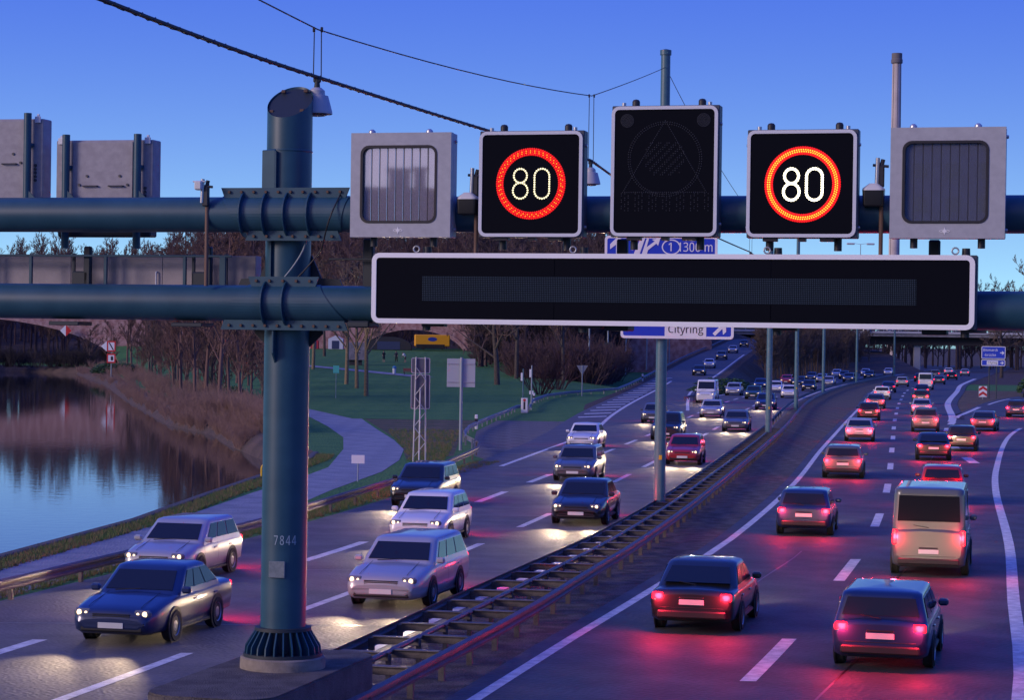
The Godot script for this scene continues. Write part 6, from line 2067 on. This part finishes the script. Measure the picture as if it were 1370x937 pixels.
func build_park():
	var lh := func(x: float, z: float) -> float: return lawn_h(x, z) - 0.03
	person("person in black top and shorts standing alone on the lawn, left of the group", P(-20.1, lh.call(-20.1, 352), 352), 0.6, 0.0, Color(0.02, 0.02, 0.03), Color(0.03, 0.03, 0.05), true)
	person("person in dark clothes, middle of the three on the lawn", P(-18.0, lh.call(-18.0, 350), 350), -0.4, 0.15, Color(0.02, 0.025, 0.05), Color(0.015, 0.015, 0.02), false)
	person("person in white top bending forward, right one on the lawn", P(-16.6, lh.call(-16.6, 350), 350), -1.2, 0.7, Color(0.7, 0.72, 0.75), Color(0.05, 0.05, 0.06), true)
	var conc := mottled("kiosk_stone", Color(0.2, 0.19, 0.2), Color(0.3, 0.28, 0.29), 3.0, 0.9, 151, 2.0)
	var kz := 330.0
	var kx := (476.0 - 685.0) / 3000.0 * kz
	var kb := P(kx, lh.call(kx, kz) - 0.05, kz)
	var k := thing("stone_kiosk", "small grey block-like kiosk raised on a dark foot between the sycamores", "kiosk", kb, 0.1)
	var m := MB.new()
	m.box(Vector3(0, 2.1, 0), Vector3(2.9, 2.6, 2.2), 0.04)
	part(k, "block", m, conc)
	var f := MB.new()
	f.box(Vector3(0, 0.4, 0), Vector3(1.9, 0.84, 1.4), 0.03)
	part(k, "foot", f, mat("kiosk_foot", Color(0.05, 0.05, 0.055), 0.9))
	for i in 3:
		var l := MB.new()
		l.box(Vector3(0.2, 1.9 + i * 0.45, 1.12), Vector3(0.9, 0.12, 0.06), 0.01)
		part(k, "vent", l, mats["kiosk_foot"])
	var hx := MB.new()
	hx.box(Vector3(0.25, 1.25, 1.12), Vector3(0.25, 0.5, 0.06), 0.02)
	part(k, "hatch", hx, mats["kiosk_foot"])
	# stalls under the arch
	var yz := 441.0
	var yx := (578.0 - 685.0) / 3000.0 * yz
	var y := thing("yellow_trailer", "yellow sales trailer with blue oval emblem under the bridge arch", "trailer", P(yx, 4.0, yz), 0.1)
	var yb := MB.new()
	yb.box(Vector3(0, 1.75, 0), Vector3(6.9, 2.3, 2.4), 0.15)
	part(y, "body", yb, mat("trailer_yellow", Color(0.75, 0.35, 0.01), 0.5))
	var ye := MB.new()
	var el := PackedVector2Array()
	for i in 20: el.append(Vector2(cos(TAU * i / 20) * 0.9, 2.0 + sin(TAU * i / 20) * 0.42))
	ye.plate(el, 1.19, 1.22)
	part(y, "emblem", ye, mat("emblem_blue", Color(0.02, 0.05, 0.3), 0.5))
	var yw := MB.new()
	yw.box(Vector3(-0.4, 0.6, 0.1), Vector3(5.6, 0.8, 2.3), 0.05)
	part(y, "skirt", yw, mats["trim_black"])
	for s in [-1.8, 1.9]:
		var w := MB.new()
		w.tube(Vector3(s, 0.42, 1.05), Vector3(s, 0.42, 1.3), 0.42, 0.42, 16)
		part(y, "wheel", w, mats["tyre"])
	var dz := 443.0
	for q in [[520.0, 9.0, 2.6, "dark round-topped tent under the arch left of the yellow trailer", Color(0.02, 0.025, 0.035), 0.0], [449.0, 2.9, 2.7, "white and blue gazebo tent left of the kiosk", Color(0.55, 0.6, 0.68), 1.0], [421.0, 1.4, 2.2, "small red booth beside the gantry post, under the bridge", Color(0.45, 0.03, 0.05), 2.0]]:
		var x: float = (q[0] - 685.0) / 3000.0 * dz
		var t := thing("market_tent", q[3], "tent", P(x, 3.8, dz), 0.0, "stalls under the bridge")
		var b := MB.new()
		var w: float = q[1]
		if q[5] == 0.0:
			var pl := PackedVector2Array([Vector2(-w / 2, 0)])
			for i in 13: pl.append(Vector2(-cos(PI * i / 12) * w / 2, 0.6 + sin(PI * i / 12) * (q[2] - 0.6)))
			pl.append(Vector2(w / 2, 0))
			b.plate(pl, -3.0, 0.0)
		else:
			b.plate(PackedVector2Array([Vector2(-w / 2, 0), Vector2(w / 2, 0), Vector2(w / 2, q[2] - 0.7), Vector2(0, q[2]), Vector2(-w / 2, q[2] - 0.7)]), -2.5, 0.0)
		part(t, "canopy", b, mat("tent_" + str(q[5]), q[4], 0.8))
		var d := MB.new()
		d.plate(rounded(0, 0.85, w * 0.5, 1.6, 0.05, 3), 0.004, 0.03)
		part(t, "opening", d, mat("tent_opening", Color(0.03, 0.05, 0.12), 0.9))
	for q in [[528.0, 512.0, "bin", "white and blue litter bin on the lawn", Color(0.5, 0.55, 0.6)], [548.0, 513.0, "bench", "small dark red bench on the lawn right of the bin", Color(0.16, 0.05, 0.05)]]:
		var z := 296.0
		var x: float = (q[0] - 685.0) / 3000.0 * z
		var t := thing("litter_" + q[2] if q[2] == "bin" else "park_bench", q[3], q[2], P(x, lh.call(x, z), z))
		var a := MB.new()
		if q[2] == "bin":
			a.lathe(Vector3.ZERO, [Vector2(0, 0.15), Vector2(0.2, 0.15), Vector2(0.25, 0.85), Vector2(0.0, 0.86)], 16)
			part(t, "bucket", a, mat("bin_white", q[4], 0.6))
			var b := MB.new()
			b.lathe(Vector3.ZERO, [Vector2(0.27, 0.85), Vector2(0.28, 1.05), Vector2(0, 1.2)], 16)
			b.tube(Vector3(0, -0.05, -0.05), Vector3(0, 0.9, -0.05), 0.04, 0.04, 8)
			part(t, "lid", b, mat("bin_blue", Color(0.05, 0.2, 0.4), 0.6))
		else:
			a.box(Vector3(0, 0.45, 0), Vector3(1.6, 0.07, 0.45), 0.01)
			part(t, "seat", a, mat("bench_red", q[4], 0.7))
			var b := MB.new()
			b.box(Vector3(0, 0.72, -0.22), Vector3(1.6, 0.36, 0.05), 0.01)
			part(t, "backrest", b, mats["bench_red"])
			for s in [-0.65, 0.65]:
				var l := MB.new()
				l.box(Vector3(s, 0.2, 0), Vector3(0.08, 0.46, 0.4), 0.01)
				part(t, "leg", l, mats["trim_black"])
	var sl := thing("street_light", "far double-armed street light showing under the bright 80 sign", "street lamp", P(80.4, 0, 520))
	var sp := MB.new()
	sp.tube(Vector3(0, 0, 0), Vector3(0, 29.4, 0), 0.14, 0.08, 10)
	part(sl, "pole", sp, mats["pole_grey"])
	for s in [-1, 1]:
		var a := MB.new()
		a.tube(Vector3(0, 29.4, 0), Vector3(s * 1.4, 29.6, 0), 0.05, 0.04, 8)
		a.box(Vector3(s * 2.3, 29.48, 0), Vector3(1.8, 0.4, 0.7), 0.1)
		part(sl, "lamp_head", a, mat("lamp_head", Color(0.5, 0.5, 0.52), 0.5))

func _ready():
	rng.seed = 20240
	# ---- camera, sky, afterglow
	var cam := Camera3D.new()
	cam.name = "camera"
	add_child(cam)
	cam.position = Vector3(0, 6.1, 0)
	cam.rotation = Vector3(-0.0045, 0, 0.014)
	cam.fov = 17.75
	cam.near = 0.1; cam.far = 6000.0
	cam.current = true
	var sun := DirectionalLight3D.new()
	sun.name = "afterglow"
	add_child(sun)
	sun.look_at_from_position(Vector3(-0.86, 0.3, 0.42), Vector3.ZERO)
	sun.light_color = Color(1.0, 0.9, 0.9)
	sun.light_energy = 0.6
	sun.light_angular_distance = 18.0
	sun.shadow_enabled = true
	var we := WorldEnvironment.new()
	we.name = "world_environment"
	var env := Environment.new()
	var sky := Sky.new()
	var sm := ProceduralSkyMaterial.new()
	sm.sky_top_color = lin(0.036, 0.105, 0.78)
	sm.sky_horizon_color = lin(0.56, 1.05, 1.14)
	sm.sky_curve = 0.043
	sm.ground_bottom_color = lin(0.03, 0.035, 0.05)
	sm.ground_horizon_color = lin(0.08, 0.1, 0.16)
	sm.sun_angle_max = 80.0
	sm.sun_curve = 0.6
	sky.sky_material = sm
	env.background_mode = Environment.BG_SKY
	env.sky = sky
	env.background_energy_multiplier = 1.0
	env.tonemap_mode = Environment.TONE_MAPPER_LINEAR
	env.tonemap_exposure = 1.0
	env.sdfgi_enabled = true; env.ssao_enabled = true; env.ssil_enabled = true
	we.environment = env
	add_child(we)
	mat("pole_grey", Color(0.26, 0.32, 0.35), 0.45)
	mat("trim_black", Color(0.015, 0.015, 0.017), 0.6)
	mat("fixing", Color(0.02, 0.022, 0.03), 0.5)
	# ---- large structure
	build_ground()
	build_roads()
	build_rails()
	build_gantry()
	build_masts()
	build_bridges()
	build_trees()
	# ---- objects
	build_far_signs()
	build_traffic()
	build_park()
	build_grass()
